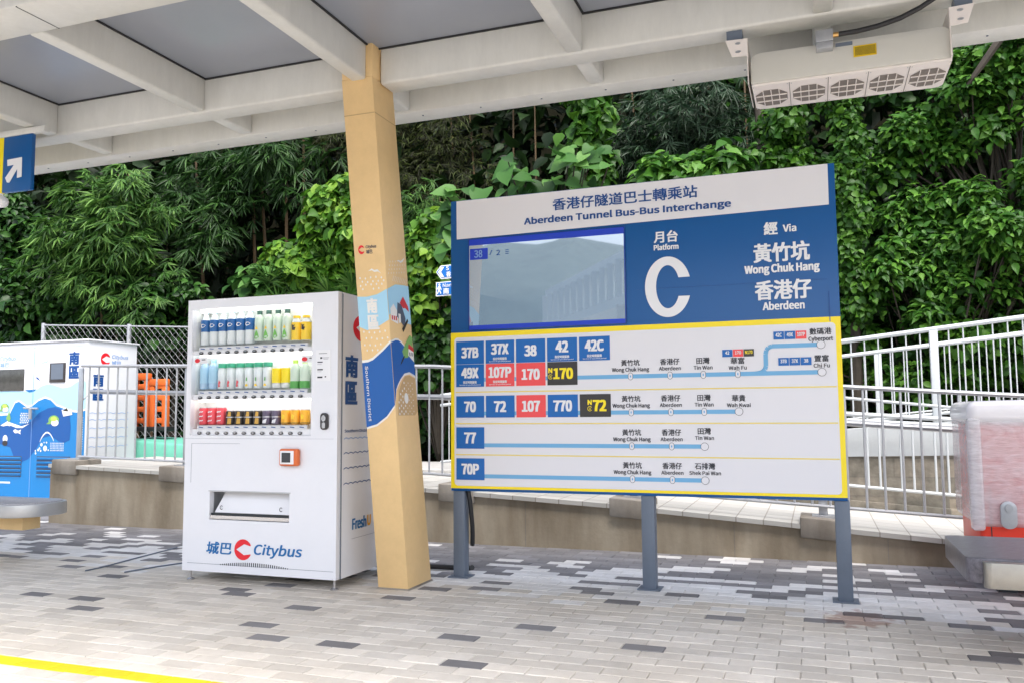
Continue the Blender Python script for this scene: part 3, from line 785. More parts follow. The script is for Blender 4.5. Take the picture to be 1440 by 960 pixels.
# route map
m_ = MB(); m_.add([B1(.002)(*p) for p in ((-2.347, .596), (.155, .596), (.155, 1.648), (-2.347, 1.648))], [(0, 1, 2, 3)]); m_.build('yellow_border', 'sign_yellow', sb)
m_ = MB(); m_.poly(rrect(-2.32, .126, .614, 1.615, .025), B1(.004)); m_.build('route_map', 'sign_white', sb)
m_ = MB()
for za in (1.243, 1.031, .822): m_.add([B1(.006)(*p) for p in ((-2.31, za - .004), (.12, za - .008), (.12, za), (-2.31, za + .004))], [(0, 1, 2, 3)])
m_.build('divider', 'pale_yellow', sb)
TL = [('37B', 0, 0, 'b', 0), ('37X', 1, 0, 'b', 1), ('38', 2, 0, 'b', 0), ('42', 3, 0, 'b', 1), ('42C', 4, 0, 'b', 1),
      ('49X', 0, 1, 'b', 1), ('107P', 1, 1, 'r', 1), ('170', 2, 1, 'r', 0), ('N170', 3, 1, 'k', 0),
      ('70', 0, 2, 'b', 0), ('72', 1, 2, 'b', 0), ('107', 2, 2, 'r', 0), ('770', 3, 2, 'b', 0), ('N72', 4, 2, 'k', 0), ('77', 0, 3, 'b', 0), ('70P', 0, 4, 'b', 0)]
ZT = [1.587, 1.430, 1.217, 1.006, .798]; ZBt = [1.433, 1.279, 1.071, .863, .654]
MC = {'b': ('tile_blue', 'blue'), 'r': ('tile_red', 'red'), 'k': ('tile_black', 'black')}
for txt, c, r, k, sub in TL:
    x0 = -2.305 + c * .2178; x1 = x0 + .204; z0, z1 = ZBt[r], ZT[r]
    t = MB(); t.box(x0, x1, YS - .0075, YS - .0045, z0, z1); t = t.build('route_tile', MC[k][0], sb)
    t['label'] = MC[k][1] + ' route tile reading ' + txt
    T1 = lambda u, v, d=0: (u, YS - .0085 - d, v)
    col = 'text_yellow' if k == 'k' else 'text_white'
    cx = (x0 + x1) / 2; zc = (z0 + z1) / 2 + (.018 if sub else 0); h = .074
    if k == 'k':
        n_ = txt[1:]; wd = .045 * len(n_)
        lettering(n_, (x1 - .028 - wd, x1 - .028, zc - h / 2, zc + h / 2), T1, col, t, .13, name='number')
        xl = x1 - .028 - wd
        lettering('N', (xl - .034, xl - .006, zc + .004, zc + h / 2), T1, col, t, .12, name='number')
        m_ = MB(); a2 = np.linspace(.6, 5.7, 16)
        m_.add([T1(xl - .02 + rr * math.cos(a), zc - .02 + rr * math.sin(a)) for a in a2 for rr in (.016, .013)], [(2 * i, 2 * i + 1, 2 * i + 3, 2 * i + 2) for i in range(15)])
        m_.box(xl - .026, xl - .012, YS - .0088, YS - .0084, zc - .026, zc - .023); m_.box(xl - .026, xl - .012, YS - .0088, YS - .0084, zc - .018, zc - .015)
        m_.build('moon_mark', col, t)
    else:
        wd = {2: .088, 3: .128, 4: .165}[len(txt)]
        lettering(txt, (cx - wd / 2, cx + wd / 2, zc - h / 2, zc + h / 2), T1, col, t, .13, name='number')
    if sub:
        lettering('指定時間服務', (cx - .05, cx + .05, z0 + .021, z0 + .040), T1, col, t, .06, name='small_print')
        lettering('Service at specified period', (cx - .078, cx + .078, z0 + .007, z0 + .017), T1, col, t, .05, name='small_print')
# lines and stations
ln = MB(); hw = .013
def seg(x0, x1, z): ln.add([B1(.0055)(*p) for p in ((x0, z - hw), (x1, z - hw), (x1, z + hw), (x0, z + hw))], [(0, 1, 2, 3)])
seg(-2.15, .042, 1.3255); seg(-2.15, -.438, 1.098); seg(-2.15, -.648, .886); seg(-2.15, -.65, .680); seg(-.235, .042, 1.4865)
p1 = [(-.34, 1.3255), (-.315, 1.328), (-.295, 1.335), (-.279, 1.35), (-.273, 1.37), (-.273, 1.44), (-.268, 1.463), (-.255, 1.479), (-.234, 1.4865)]
for (a0, c0), (a1, c1) in zip(p1[:-1], p1[1:]):
    d_ = Vector((a1 - a0, c1 - c0)).normalized(); nn = Vector((-d_.y, d_.x)) * hw
    ln.add([B1(.0058)(*p) for p in ((a0 - nn.x, c0 - nn.y), (a1 - nn.x, c1 - nn.y), (a1 + nn.x, c1 + nn.y), (a0 + nn.x, c0 + nn.y))], [(0, 1, 2, 3)])
ln.build('route_line', 'line_blue', sb)
def station(x, z, zh, en, wz, we, dz, end=False, dx=0, zb=None):
    if end: pts = ell(x, z, .0245, .0245, 24); inn = ell(x, z, .0222, .0222, 24)
    else: pts = rrect(x - .0155, x + .0155, z - .0235, z + .0235, .0150, 6); inn = rrect(x - .0133, x + .0133, z - .0213, z + .0213, .0130, 6)
    m_ = MB(); m_.poly(pts, B1(.0068), 0); m_.poly(inn, B1(.0076), 1)
    if not end: m_.poly(ell(x, z, .0045, .008, 10), B1(.0084), 2)
    m_.build('station_mark', ['text_dark', 'sign_white', 'line_blue'], sb)
    if zh:
        lettering(zh, (x + dx - wz / 2, x + dx + wz / 2, z + dz + .034, z + dz + .074), B1(.006), 'text_dark', sb, .05, name='station_name')
        lettering(en, (x + dx - we / 2, x + dx + we / 2, z + dz - (.009 if 'g' in en or 'y' in en else 0), z + dz + .025), B1(.006), 'text_dark', sb, .06, name='station_name')
for zr, L in ((1.3255, 4), (1.098, 3), (.886, 2), (.680, 2)):
    station(-1.099, zr, '黃竹坑', 'Wong Chuk Hang', .121, .24, .032)
    station(-.849, zr, '香港仔', 'Aberdeen', .121, .137, .032)
    if L >= 3: station(-.645, zr, '田灣', 'Tin Wan', .08, .115, .032)
station(-.438, 1.3255, '華富', 'Wah Fu', .082, .107, .026)
station(-.438, 1.098, '華貴', 'Wah Kwai', .08, .14, .027, end=True)
station(-.648, .886, '田灣', 'Tin Wan', .08, .115, .04, end=True)
station(-.65, .680, '石排灣', 'Shek Pai Wan', .123, .19, .033, end=True)
station(.042, 1.3255, '置富', 'Chi Fu', .08, .09, .027, end=True)
station(.042, 1.4865, '數碼港', 'Cyberport', .122, .137, .024, end=True)
for x0, z0, z1, names in ((-.527, 1.430, 1.474, (('42', 'b'), ('170', 'r'), ('N170', 'k'))), (-.224, 1.524, 1.572, (('42C', 'b'), ('49X', 'b'), ('107P', 'r'))), (-.201, 1.369, 1.415, (('37B', 'b'), ('37X', 'b'), ('38', 'b')))):
    for i, (tx, k) in enumerate(names):
        xa = x0 + i * .0635
        t = MB(); t.box(xa, xa + .060, YS - .0085, YS - .0045, z0, z1); t = t.build('small_route_tile', MC[k][0], sb)
        wd = {2: .025, 3: .036, 4: .044}[len(tx)]
        lettering(tx, (xa + .03 - wd / 2, xa + .03 + wd / 2, z0 + .015, z1 - .009), lambda u, v, d=0: (u, YS - .0095 - d, v), 'text_yellow' if k == 'k' else 'text_white', t, .08, name='number')
cb = MB(); cb.tube([(-2.245, 5.30, .60), (-2.232, 5.31, .5), (-2.225, 5.33, .35), (-2.235, 5.36, .27), (-2.25, 5.39, .2)], .016, 8)
tag(cb.build('black_cable', 'black_rubber', smooth=True), 'short black cable hanging behind the left post of the route board', 'cable')
cb = MB(); pts = [(-2.255, 5.40, .045), (-2.33, 5.46, .025), (-2.45, 5.48, .022), (-2.62, 5.47, .022), (-2.80, 5.40, .03), (-2.95, 5.35, .06)]
tag(MB().tube(pts, .018, 8).build('black_hose', 'black_rubber', smooth=True), 'thick black hose lying on the paving between column and board post', 'hose')

# ------------------------------------------------------------------ vending machine
vm = thing('vending_machine', 'tall white drinks vending machine with lit display window beside the column', 'vending machine', (-3.44, 4.98, 0))
VX0, VX1, VY, VYB, VZ0, VZ1 = -4.04, -2.848, 4.62, 5.34, .068, 1.883
def panel_holes(x0, x1, z0, z1, y, depth, holes):
    xs_ = sorted({x0, x1, *[h[0] for h in holes], *[h[1] for h in holes]}); zs_ = sorted({z0, z1, *[h[2] for h in holes], *[h[3] for h in holes]})
    mb = MB()
    hol = lambda a, c: any(h[0] <= a <= h[1] and h[2] <= c <= h[3] for h in holes)
    for i in range(len(xs_) - 1):
        for j in range(len(zs_) - 1):
            if hol((xs_[i] + xs_[i + 1]) / 2, (zs_[j] + zs_[j + 1]) / 2): continue
            mb.add([(xs_[i], y, zs_[j]), (xs_[i + 1], y, zs_[j]), (xs_[i + 1], y, zs_[j + 1]), (xs_[i], y, zs_[j + 1])], [(0, 1, 2, 3)])
    for h in holes:
        mb.add([(h[0], y, h[2]), (h[1], y, h[2]), (h[1], y, h[3]), (h[0], y, h[3]), (h[0], y + depth, h[2]), (h[1], y + depth, h[2]), (h[1], y + depth, h[3]), (h[0], y + depth, h[3])],
               [(0, 1, 5, 4), (1, 2, 6, 5), (2, 3, 7, 6), (3, 0, 4, 7)])
    mb.add([(x0, y, z0), (x1, y, z0), (x1, y, z1), (x0, y, z1), (x0, y + depth, z0), (x1, y + depth, z0), (x1, y + depth, z1), (x0, y + depth, z1)],
           [(0, 1, 5, 4), (1, 2, 6, 5), (2, 3, 7, 6), (3, 0, 4, 7)])
    return mb
WX0, WX1, WZ0, WZ1 = -4.004, -3.046, .966, 1.818
body = MB(); body.box(VX0 + .003, VX1, 4.80, VYB, VZ0, VZ1 - .002)
body.box(VX0 + .003, VX0 + .022, 4.665, 4.80, VZ0, VZ1 - .002); body.box(VX1 - .028, VX1, 4.668, 4.80, VZ0, VZ1 - .002)
body.box(VX0 + .022, VX1 - .028, 4.668, 4.80, VZ0, VZ0 + .03); body.box(VX0 + .022, VX1 - .028, 4.668, 4.80, VZ1 - .04, VZ1 - .002)
body.build('body', 'white_paint', vm)
dr = panel_holes(VX0, VX1 - .004, VZ0, VZ1, VY, .042, [(WX0, WX1, WZ0, WZ1), (-3.826, -3.2, .41, .594)]).build('door', 'white_paint', vm)
V1 = lambda e: (lambda u, v, d=0: (u, VY - e - d, v))
# window interior
it = MB(); it.add([(WX0, 4.765, WZ0), (WX1, 4.765, WZ0), (WX1, 4.765, WZ1), (WX0, 4.765, WZ1), (WX0, 4.662, WZ0), (WX1, 4.662, WZ0), (WX1, 4.662, WZ1), (WX0, 4.662, WZ1)],
                   [(0, 1, 2, 3), (0, 3, 7, 4), (1, 5, 6, 2), (3, 2, 6, 7), (0, 4, 5, 1)])
it.build('display_case', 'interior_white', vm)
for zt in (1.812, 1.502, 1.202):
    MB().box(WX0 + .03, WX1 - .03, 4.668, 4.684, zt - .012, zt).build('light_strip', 'led', vm)
SHELF = [(1.562, 1.508), (1.264, 1.206), (1.032, .967)]
for zt, zb_ in SHELF:
    sh = MB(); sh.box(WX0, WX1, 4.648, 4.764, zb_, zb_ + .012); sh.box(WX0, WX1, 4.640, 4.6475, zb_, zt - .025)
    sh = sh.build('shelf', 'white_sticker', vm)
    m_ = MB(); m_.box(-3.956, -3.087, 4.637, 4.6395, zt - .026, zt); m_.build('price_rail', 'cab_white', sh)
    m_ = MB(); dk_ = MB()
    for i in range(12):
        q = -3.937 + i * .0726
        dk_.slab(ell(q, zb_ + .013, .017, .0105, 16), lambda a, b: (a, 4.6395, b), lambda a, b: (a, 4.633, b))
        m_.add([(q - .004, 4.6355, zt - .014), (q + .03, 4.6355, zt - .017), (q + .03, 4.6355, zt - .011), (q - .004, 4.6355, zt - .008)], [(0, 1, 2, 3)])
    dk_.build('buttons', 'tile_black', sh); m_.build('price_text', 'text_blue', sh)
    gl = MB()
    for i in range(12):
        q = -3.937 + i * .0726; gl.slab(ell(q, zb_ + .0155, .011, .004, 12), lambda a, b: (a, 4.6328, b), lambda a, b: (a, 4.6318, b))
    gl.build('button_lens', 'chrome', sh)
gb = MB(); gb.add([(WX0, 4.626, WZ0 + .0), (WX1, 4.626, WZ0), (WX1, 4.626, WZ1), (WX0, 4.626, WZ1)], [(0, 1, 2, 3)]); gb.build('window_glass', GLASS, vm)
# little sold-out tags
for q, qz in ((-3.995, 1.45), (-3.138, 1.437)):
    t = MB(); t.box(q, q + .098 if q > -3.5 else q + .11, 4.640, 4.643, qz, qz + .046); t = t.build('notice_tag', 'white_sticker', vm)
    m_ = MB(); m_.slab(ell(q + .026, qz + .021, .021, .014, 14), lambda a, b: (a, 4.6395, b), lambda a, b: (a, 4.637, b)); m_.build('red_seal', 'logo_red', t)
    m_ = MB(); m_.box(q + .062, q + .092, 4.638, 4.6396, qz + .024, qz + .030); m_.build('tag_text', 'text_dark', t)
# dispensing slot
sl = MB(); sl.add([(-3.826, 4.663, .41), (-3.2, 4.663, .41), (-3.2, 4.76, .41), (-3.826, 4.76, .41), (-3.826, 4.663, .594), (-3.2, 4.663, .594), (-3.2, 4.76, .594), (-3.826, 4.76, .594)], [(0, 3, 2, 1), (4, 5, 6, 7), (2, 3, 7, 6), (0, 4, 7, 3), (1, 2, 6, 5)])
sl = sl.build('dispensing_tray', 'tray_metal', vm)
fl = MB(); fl.hexa([(-3.80, 4.642, .455), (-3.205, 4.642, .455), (-3.205, 4.646, .455), (-3.80, 4.646, .455), (-3.765, 4.705, .583), (-3.205, 4.705, .583), (-3.205, 4.709, .583), (-3.765, 4.709, .583)])
fl = fl.build('flap', 'white_sticker', sl)
MB().box(-3.823, -3.203, 4.626, 4.655, .415, .437).build('sill', 'chrome', sl)
MB().box(-3.823, -3.203, 4.634, 4.655, .438, .452).build('sill_shadow_gap', 'dark_slot', sl)
for q in (-3.764, -3.295):
    m_ = MB(); a2 = np.linspace(.7, 5.6, 14)
    m_.add([(q + .014 + rr * math.cos(a), 4.6475 - .001, .487 + rr * 1.1 * math.sin(a)) for a in a2 for rr in (.013, .009)], [(2 * i, 2 * i + 1, 2 * i + 3, 2 * i + 2) for i in range(13)]); m_.build('letter_mark', 'text_dark', sl)
m_ = MB(); m_.box(-3.834, -3.192, VY - .004, VY - .0002, .594, .602); m_.build('slot_trim', 'tray_metal', vm)
# card reader, lock, notice
cr = MB(); cr.box(-3.258, -3.117, 4.578, 4.6195, .772, .882); cr = cr.build('card_reader', 'orange_plastic', vm, bevel=.014, seg=3)
MB().box(-3.245, -3.143, 4.5745, 4.580, .784, .870).build('reader_face', 'white_sticker', cr, bevel=.006)
MB().box(-3.231, -3.166, 4.572, 4.576, .796, .858).build('reader_screen', 'reader_screen', cr)
lk = MB(); lk.slab(rrect(-2.968, -2.913, 1.003, 1.110, .022), lambda a, b: (a, 4.6195, b), lambda a, b: (a, 4.605, b)); lk = lk.build('lock', 'tile_black', vm, bevel=.003)
MB().slab(ell(-2.9405, 1.075, .016, .02, 18), lambda a, b: (a, 4.604, b), lambda a, b: (a, 4.598, b)).build('keyhole', 'chrome', lk)
MB().slab(rrect(-2.953, -2.928, 1.012, 1.05, .01), lambda a, b: (a, 4.604, b), lambda a, b: (a, 4.600, b)).build('handle', 'chrome', lk)
ps = MB(); ps.box(-3.012, -2.903, VY - .003, VY - .0003, 1.313, 1.511); ps = ps.build('notice', 'white_sticker', vm)
m_ = MB()
for (a, b, c, d) in ((-2.99, -2.93, 1.487, 1.490), (-2.98, -2.965, 1.455, 1.466), (-3.0, -2.962, 1.430, 1.437), (-3.0, -2.97, 1.418, 1.4195), (-3.0, -2.96, 1.382, 1.390), (-3.0, -2.97, 1.372, 1.3735), (-3.0, -2.962, 1.332, 1.342), (-2.945, -2.935, 1.336, 1.344), (-2.96, -2.915, 1.46, 1.462), (-2.955, -2.92, 1.452, 1.4535)):
    m_.box(a, b, VY - .0042, VY - .0032, c, d)
m_.build('notice_text', 'text_dark', ps)
# seams, vents
m_ = MB()
for (a, b, c, d) in ((-3.985, -3.59, .911, .9125), (-3.985, -3.9835, .65, .911), (-3.998, -2.87, .1185, .1205), (VX0 + .002, VX1 - .03, .9445, .9455)): m_.box(a, b, VY - .0012, VY + .001, c, d)
m_.build('door_seam', 'post_grey', vm)
m_ = MB()
for i in range(33):
    q = -3.73 + i * .0163; t = (i - 16) / 16; h = .026 * (1 - .75 * t * t); zc = .126 + .004
    m_.box(q, q + .0068, VY - .0014, VY + .001, zc - .013, zc - .013 + h)
m_.build('vent', 'dark_slot', vm)
lettering('城巴', (-3.843, -3.640, .186, .267), V1(.002), 'logo_blue', vm, .06, shear=.12, name='logo_text')
m_ = MB(); m_.poly(clogo(-3.549, .2245, .067, sx=1.02), V1(.002)); m_.build('logo', 'logo_red', vm)
lettering('Citybus', (-3.464, -3.097, .178, .268), V1(.002), 'logo_blue', vm, .055, shear=.2, name='logo_text')
# right flank
SX = lambda e: (lambda u, v, d=0: (VX1 + e + d, u, v))
m_ = MB(); m_.poly(ell(4.915, 1.668, .118, .088, 36), SX(.0015), 0); m_.poly([(4.835, 1.668), (4.93, 1.718), (5.04, 1.735), (5.04, 1.60), (4.93, 1.618)], SX(.003), 1); m_.build('logo', ['logo_red', 'white_sticker'], vm)
lettering('南', (4.702, 4.862, 1.338, 1.485), SX(.002), 'text_blue', vm, .12, name='district_name')
lettering('區', (4.704, 4.856, 1.163, 1.314), SX(.002), 'text_blue', vm, .12, name='district_name')
lettering('Southern District', (4.70, 5.02, .983, 1.004), SX(.002), 'text_blue', vm, .03, name='district_name')
m_ = MB()
for zl, mi in ((.940, 0), (.846, 1), (.750, 1), (.652, 1)):
    pts = []
    for i in range(89):
        t = i * .006 / .058 * 2 * math.pi; pts.append((4.692 + i * .006, zl + .009 * abs(math.sin(t / 2))))
    for (a, b), (c, d) in zip(pts[:-1], pts[1:]): m_.add([SX(.002)(a, b - .003), SX(.002)(c, d - .003), SX(.002)(c, d + .003), SX(.002)(a, b + .003)], [(0, 1, 2, 3)], mi)
m_.build('wave_lines', ['pale_blue_text', 'text_blue'], vm)
lettering('Fresh', (4.802, 4.985, .354, .432), SX(.002), 'logo_blue', vm, .10, name='maker_text')
lettering('U', (4.995, 5.045, .358, .430), SX(.002), 'can_orange', vm, .12, name='maker_text')
m_ = MB(); m_.box(VX1 + .0002, VX1 + .0015, 4.662, 4.672, VZ0, VZ1 - .01); m_.box(VX1 + .0002, VX1 + .0015, 4.80, 5.1, .298, .2995); m_.build('body_seam', 'post_grey', vm)
for q, yy in ((-4.0, 4.66), (-2.885, 4.66), (-4.0, 5.28), (-2.885, 5.28)):
    m_ = MB(); m_.tube([(q, yy, .012), (q, yy, .069)], .008, 8); m_.lathe((q, yy, 0), [(.026, .001), (.026, .008), (.012, .016)], 12); m_.build('leg', 'chrome', vm, smooth=True)

# drinks on display
YP = 4.705
def bottle(name, label, cat, group, x, z0, h, r, prof, mats_):
    """prof: list of (r fraction, h fraction); mats_: list of (part name, material, z from, z to, radius scale)"""
    t = thing(name, label, cat, (x, YP, z0), group)
    MB().lathe((x, YP, z0), [(r * a, h * b) for a, b in prof], 14).build('bottle_body' if cat != 'can' else 'can_body', mats_[0], t, smooth=True)
    for pn, m, za, zb_, rr in mats_[1:]:
        MB().lathe((x, YP, z0), [(r * rr, h * za), (r * rr, h * zb_)], 14).build(pn, m, t, smooth=True)
    return t
PB = [(.9, 0), (1, .03), (1, .66), (.95, .74), (.5, .88), (.4, .92), (.4, .985)]
PC = [(.85, 0), (1, .05), (1, .9), (.86, .97), (.84, 1)]
PW = [(.9, 0), (1, .03), (1, .74), (.8, .82), (.62, .87), (.62, .97)]
XP = lambda i: -3.958 + i * .0738
def row(i0, n, proto):
    for k in range(1, n): copy_tree(proto, None, (.0738 * k, 0, 0))
def front_mark(t, x, z0, pts, m, r, name='label_mark'):
    mb = MB(); mb.poly([(x + a, z0 + b) for a, b in pts], lambda u, v: (u, YP - math.sqrt(max(1e-6, (r * 1.06) ** 2 - (u - x) ** 2)) - .0008, v)); return mb.build(name, m, t)
t = bottle('blue_label_bottle', 'clear drink bottle with broad blue label on the top shelf', 'bottle', 'blue label bottles on the top shelf', XP(0), 1.578, .232, .0335, PB, ['liquid_clear', ('label', 'drink_blue', .395, .74, 1.03), ('cap', 'cap_blue', .93, 1.0, .45)])
front_mark(t, XP(0), 1.578, [(-.02, .13), (-.008, .118), (.012, .122), (.022, .135), (.008, .145), (-.01, .145)], 'white_sticker', .0345); row(0, 6, t)
t = bottle('green_tea_bottle', 'clear bottle with green leaf label and dark cap on the top shelf', 'bottle', 'green leaf label bottles on the top shelf', XP(6), 1.592, .205, .0335, PB, ['liquid_greenish', ('label', 'liquid_greenish', .1, .5, 1.02), ('cap', 'cap_dark_green', .87, 1.0, .55)])
front_mark(t, XP(6), 1.592, [(-.018, .02), (.0, .012), (.018, .025), (.012, .05), (.0, .075), (-.012, .05)], 'leaf_green', .0342)
front_mark(t, XP(6), 1.592, [(-.012, .078), (.012, .078), (.0, .1)], 'drink_yellow', .0342); row(6, 4, t)
t = bottle('yellow_label_bottle', 'bottle with tall yellow label on the top shelf right end', 'bottle', 'yellow label bottles on the top shelf', XP(10), 1.584, .165, .0345, PW, ['liquid_clear', ('label', 'drink_yellow', .02, .73, 1.02), ('cap', 'drink_yellow', .9, 1.0, .7)])
front_mark(t, XP(10), 1.584, [(-.014, .07), (.006, .066), (.014, .085), (.0, .09), (.01, .105), (-.004, .1), (-.016, .108)], 'tile_black', .035); row(10, 2, t)
t = bottle('pale_blue_bottle', 'tall pale blue water bottle on the middle shelf', 'bottle', 'pale blue bottles on the middle shelf', XP(0), 1.278, .205, .034, PB, ['liquid_blue', ('label', 'cab_light', .2, .7, 1.02), ('cap', 'cap_blue', .88, 1.0, .5)]); row(0, 2, t)
t = bottle('green_cap_bottle', 'clear bottle with green cap and red print on the middle shelf', 'bottle', 'red print green cap bottles on the middle shelf', XP(2), 1.278, .172, .0325, PW, ['liquid_clear', ('cap', 'cap_green', .83, 1.0, .92)])
front_mark(t, XP(2), 1.278, [(-.008, .012), (.008, .015), (.003, .03), (.01, .045), (-.004, .06), (-.008, .04)], 'can_red', .0328); row(2, 3, t)
t = bottle('green_cap_bottle', 'clear bottle with green cap and tiny green print on the middle shelf', 'bottle', 'green print green cap bottles on the middle shelf', XP(5), 1.278, .172, .0325, PW, ['liquid_clear', ('cap', 'cap_green', .83, 1.0, .92)])
front_mark(t, XP(5), 1.278, [(-.004, .05), (.004, .048), (.006, .07), (-.002, .075)], 'drink_green', .0328)
front_mark(t, XP(5), 1.278, [(-.012, .015), (.012, .015), (.006, .03), (-.006, .03)], 'drink_yellow', .0328); row(5, 3, t)
t = bottle('yellow_drink_carton', 'bright yellow drink can on the middle shelf', 'can', 'bright yellow cans on the middle shelf', XP(8), 1.278, .135, .0345, PC, ['interior_white', ('label', 'drink_yellow_bright', .24, .96, 1.02), ('rim', 'can_metal', .19, .23, 1.03)]); row(8, 2, t)
t = bottle('green_base_bottle', 'white frosted bottle with green base on the middle shelf', 'bottle', 'green base bottles on the middle shelf', XP(10) - .006, 1.268, .19, .0345, PB, ['liquid_greenish', ('label', 'drink_green', .03, .27, 1.02), ('cap', 'cap_lime', .88, 1.0, .5)]); row(10, 2, t)
ZC = 1.036
t = bottle('red_can', 'red and pink drink can on the bottom shelf', 'can', 'red cans on the bottom shelf', XP(0), ZC, .118, .033, PC, ['can_red', ('rim', 'can_metal', .96, 1.0, .9)])
for k in range(3): front_mark(t, XP(0), ZC, [(-.018, .02 + k * .03), (.015, .026 + k * .03), (.018, .034 + k * .03), (-.015, .03 + k * .03)], 'white_sticker', .0333)
row(0, 3, t)
t = bottle('gold_can', 'black and gold coffee can on the bottom shelf', 'can', 'black and gold cans on the bottom shelf', XP(3), ZC, .095, .033, PC, ['can_black', ('band', 'can_metal', .5, .56, 1.02), ('rim', 'can_metal', .96, 1.0, .9)])
front_mark(t, XP(3), ZC, [(-.002, .005), (.024, .005), (.024, .042), (.004, .045)], 'can_gold', .0333); front_mark(t, XP(3), ZC, [(.0, .056), (.022, .056), (.022, .085), (.008, .088)], 'can_gold', .0333); row(3, 4, t)
t = bottle('dark_can', 'dark purple grey coffee can on the bottom shelf', 'can', 'purple grey cans on the bottom shelf', XP(7), ZC, .095, .033, PC, ['can_purple', ('band', 'can_metal', .5, .58, 1.02), ('rim', 'can_metal', .96, 1.0, .9)])
front_mark(t, XP(7), ZC, [(-.015, .01), (.012, .01), (.018, .04), (-.01, .03)], 'white_sticker', .0333); row(7, 2, t)
t = bottle('orange_can', 'yellow orange drink can on the bottom shelf', 'can', 'orange cans on the bottom shelf', XP(9), ZC, .098, .0335, PC, ['can_orange', ('band', 'can_black', .08, .13, 1.02), ('rim', 'can_metal', .96, 1.0, .9)])
front_mark(t, XP(9), ZC, [(-.012, .04), (.01, .035), (.014, .06), (-.006, .07)], 'drink_yellow', .0338); row(9, 3, t)

for pts in ([(-5.04, 5.70, .006), (-4.98, 5.2, .006), (-4.92, 4.80, .006), (-4.925, 4.66, .006)], [(-4.20, 5.70, .006), (-4.40, 5.30, .006), (-4.55, 4.95, .006), (-4.61, 4.70, .006)]):
    o = MB().tube(pts, .005, 6).build('thin_wire', 'post_grey', smooth=True)
    tag(o, 'thin grey wire on the paving nearer the wall end' if pts[0][0] < -5 else 'thin grey wire on the paving nearer the vending machine', 'wire')

# ------------------------------------------------------------------ decorated cabinet on the left
bc = thing('power_cabinet', 'large white cabinet with blue wave artwork behind the left wall end', 'cabinet', (-9.3, 8, 0))
KX0, KX1, KY, KYB, KZ1 = -10.5, -8.10, 7.6, 8.36, 1.992
MB().box(KX0, KX1, KY, KYB, .05, KZ1).build('body', 'cab_white', bc, bevel=.012)
MB().box(KX0 - .02, KX1 + .02, KY - .02, KYB + .02, KZ1 - .001, KZ1 + .02).build('roof_plate', 'cab_white', bc, bevel=.006)
K1 = lambda e: (lambda u, v, d=0: (u, KY - e - d, v))
KS = lambda e: (lambda u, v, d=0: (KX1 + e + d, u, v))
XE = KX1 - .014
LW = [(KX0 + .014, 1.44), (-9.9, 1.47), (-9.51, 1.414), (-9.365, 1.421), (-9.084, 1.407), (-8.904, 1.427), (-8.827, 1.467), (-8.735, 1.488), (-8.626, 1.475), (-8.487, 1.438), (-8.366, 1.453), (-8.263, 1.508), (XE, 1.515)]
MW = [(KX0 + .014, 1.2), (-10, 1.28), (-9.7, 1.15), (-9.492, 1.116), (-9.331, 1.121), (-9.287, 1.197), (-9.243, 1.267), (-9.18, 1.284), (-9.098, 1.242), (-9.033, 1.207), (-8.955, 1.229), (-8.865, 1.287), (-8.757, 1.32), (-8.663, 1.296), (-8.568, 1.225), (-8.475, 1.201), (-8.336, 1.154), (-8.201, 1.142), (XE, 1.17)]
DW = [(-9.9, 1.02), (-9.486, 1.003), (-9.348, 1.031), (-9.149, .995), (-8.957, 1.044), (-8.847, 1.144), (-8.70, 1.20), (-8.585, 1.213), (-8.45, 1.18), (-8.357, 1.14), (-8.33, .972), (-8.341, .818), (-8.42, .79), (-8.507, .803), (-8.643, .873), (-8.774, .844), (-8.863, .716), (-8.99, .587), (-9.104, .55), (-9.225, .613), (-9.291, .728), (-9.472, .77), (-9.9, .72)]
close = lambda P, z: P + [(P[-1][0], z), (P[0][0], z)]
for e, P, m in ((.0015, close(LW, .065), 'cab_light'), (.003, close(up(MW, .022), .064), 'art_white'), (.0045, close(MW, .063), 'cab_azure')):
    q = MB(); q.poly(P, K1(e)); q.build('wave', m, bc)
q = MB(); q.poly(DW, K1(.006)); q.build('deep_wave', 'cab_dark', bc)
q = MB(); q.poly([(-9.09, 1.425), (-8.9, 1.432), (-8.95, 1.40), (-9.02, 1.395)], K1(.003)); q.build('wave', 'logo_blue', bc)
lettering('南', (-8.399, -8.236, 1.713, 1.871), K1(.002), 'text_blue', bc, .12, name='district_name')
lettering('區', (-8.396, -8.229, 1.549, 1.701), K1(.002), 'text_blue', bc, .12, name='district_name')
lettering('Citybus', (-9.528, -9.257, 1.775, 1.850), K1(.002), 'pale_blue_text', bc, .04, shear=.2, name='logo_text')
lettering('城巴', (-9.525, -9.375, 1.712, 1.770), K1(.002), 'pale_blue_text', bc, .05, name='logo_text')
q = MB(); q.box(-8.694, -8.445, KY - .012, KY - .0005, 1.509, 1.742); q = q.build('meter_window', 'tile_black', bc, bevel=.003)
MB().box(-8.665, -8.473, KY - .015, KY - .0125, 1.545, 1.728).build('window_pane', 'post_grey', q)
MB().box(-10.0, -9.111, KY - .010, KY - .0005, 1.419, 1.683).build('dark_panel', 'dark_panel', bc, bevel=.003)
q = MB(); q.box(-9.545, -9.54, KY - .002, KY + .001, .07, 1.94); q.box(-8.957, -8.952, KY - .007, KY + .001, .07, 1.94); q.box(KX0 + .03, -8.95, KY - .002, KY + .001, 1.937, 1.941); q.box(-8.945, XE - .06, KY - .002, KY + .001, 1.932, 1.936); q.build('door_seam', 'pale_blue_text', bc)
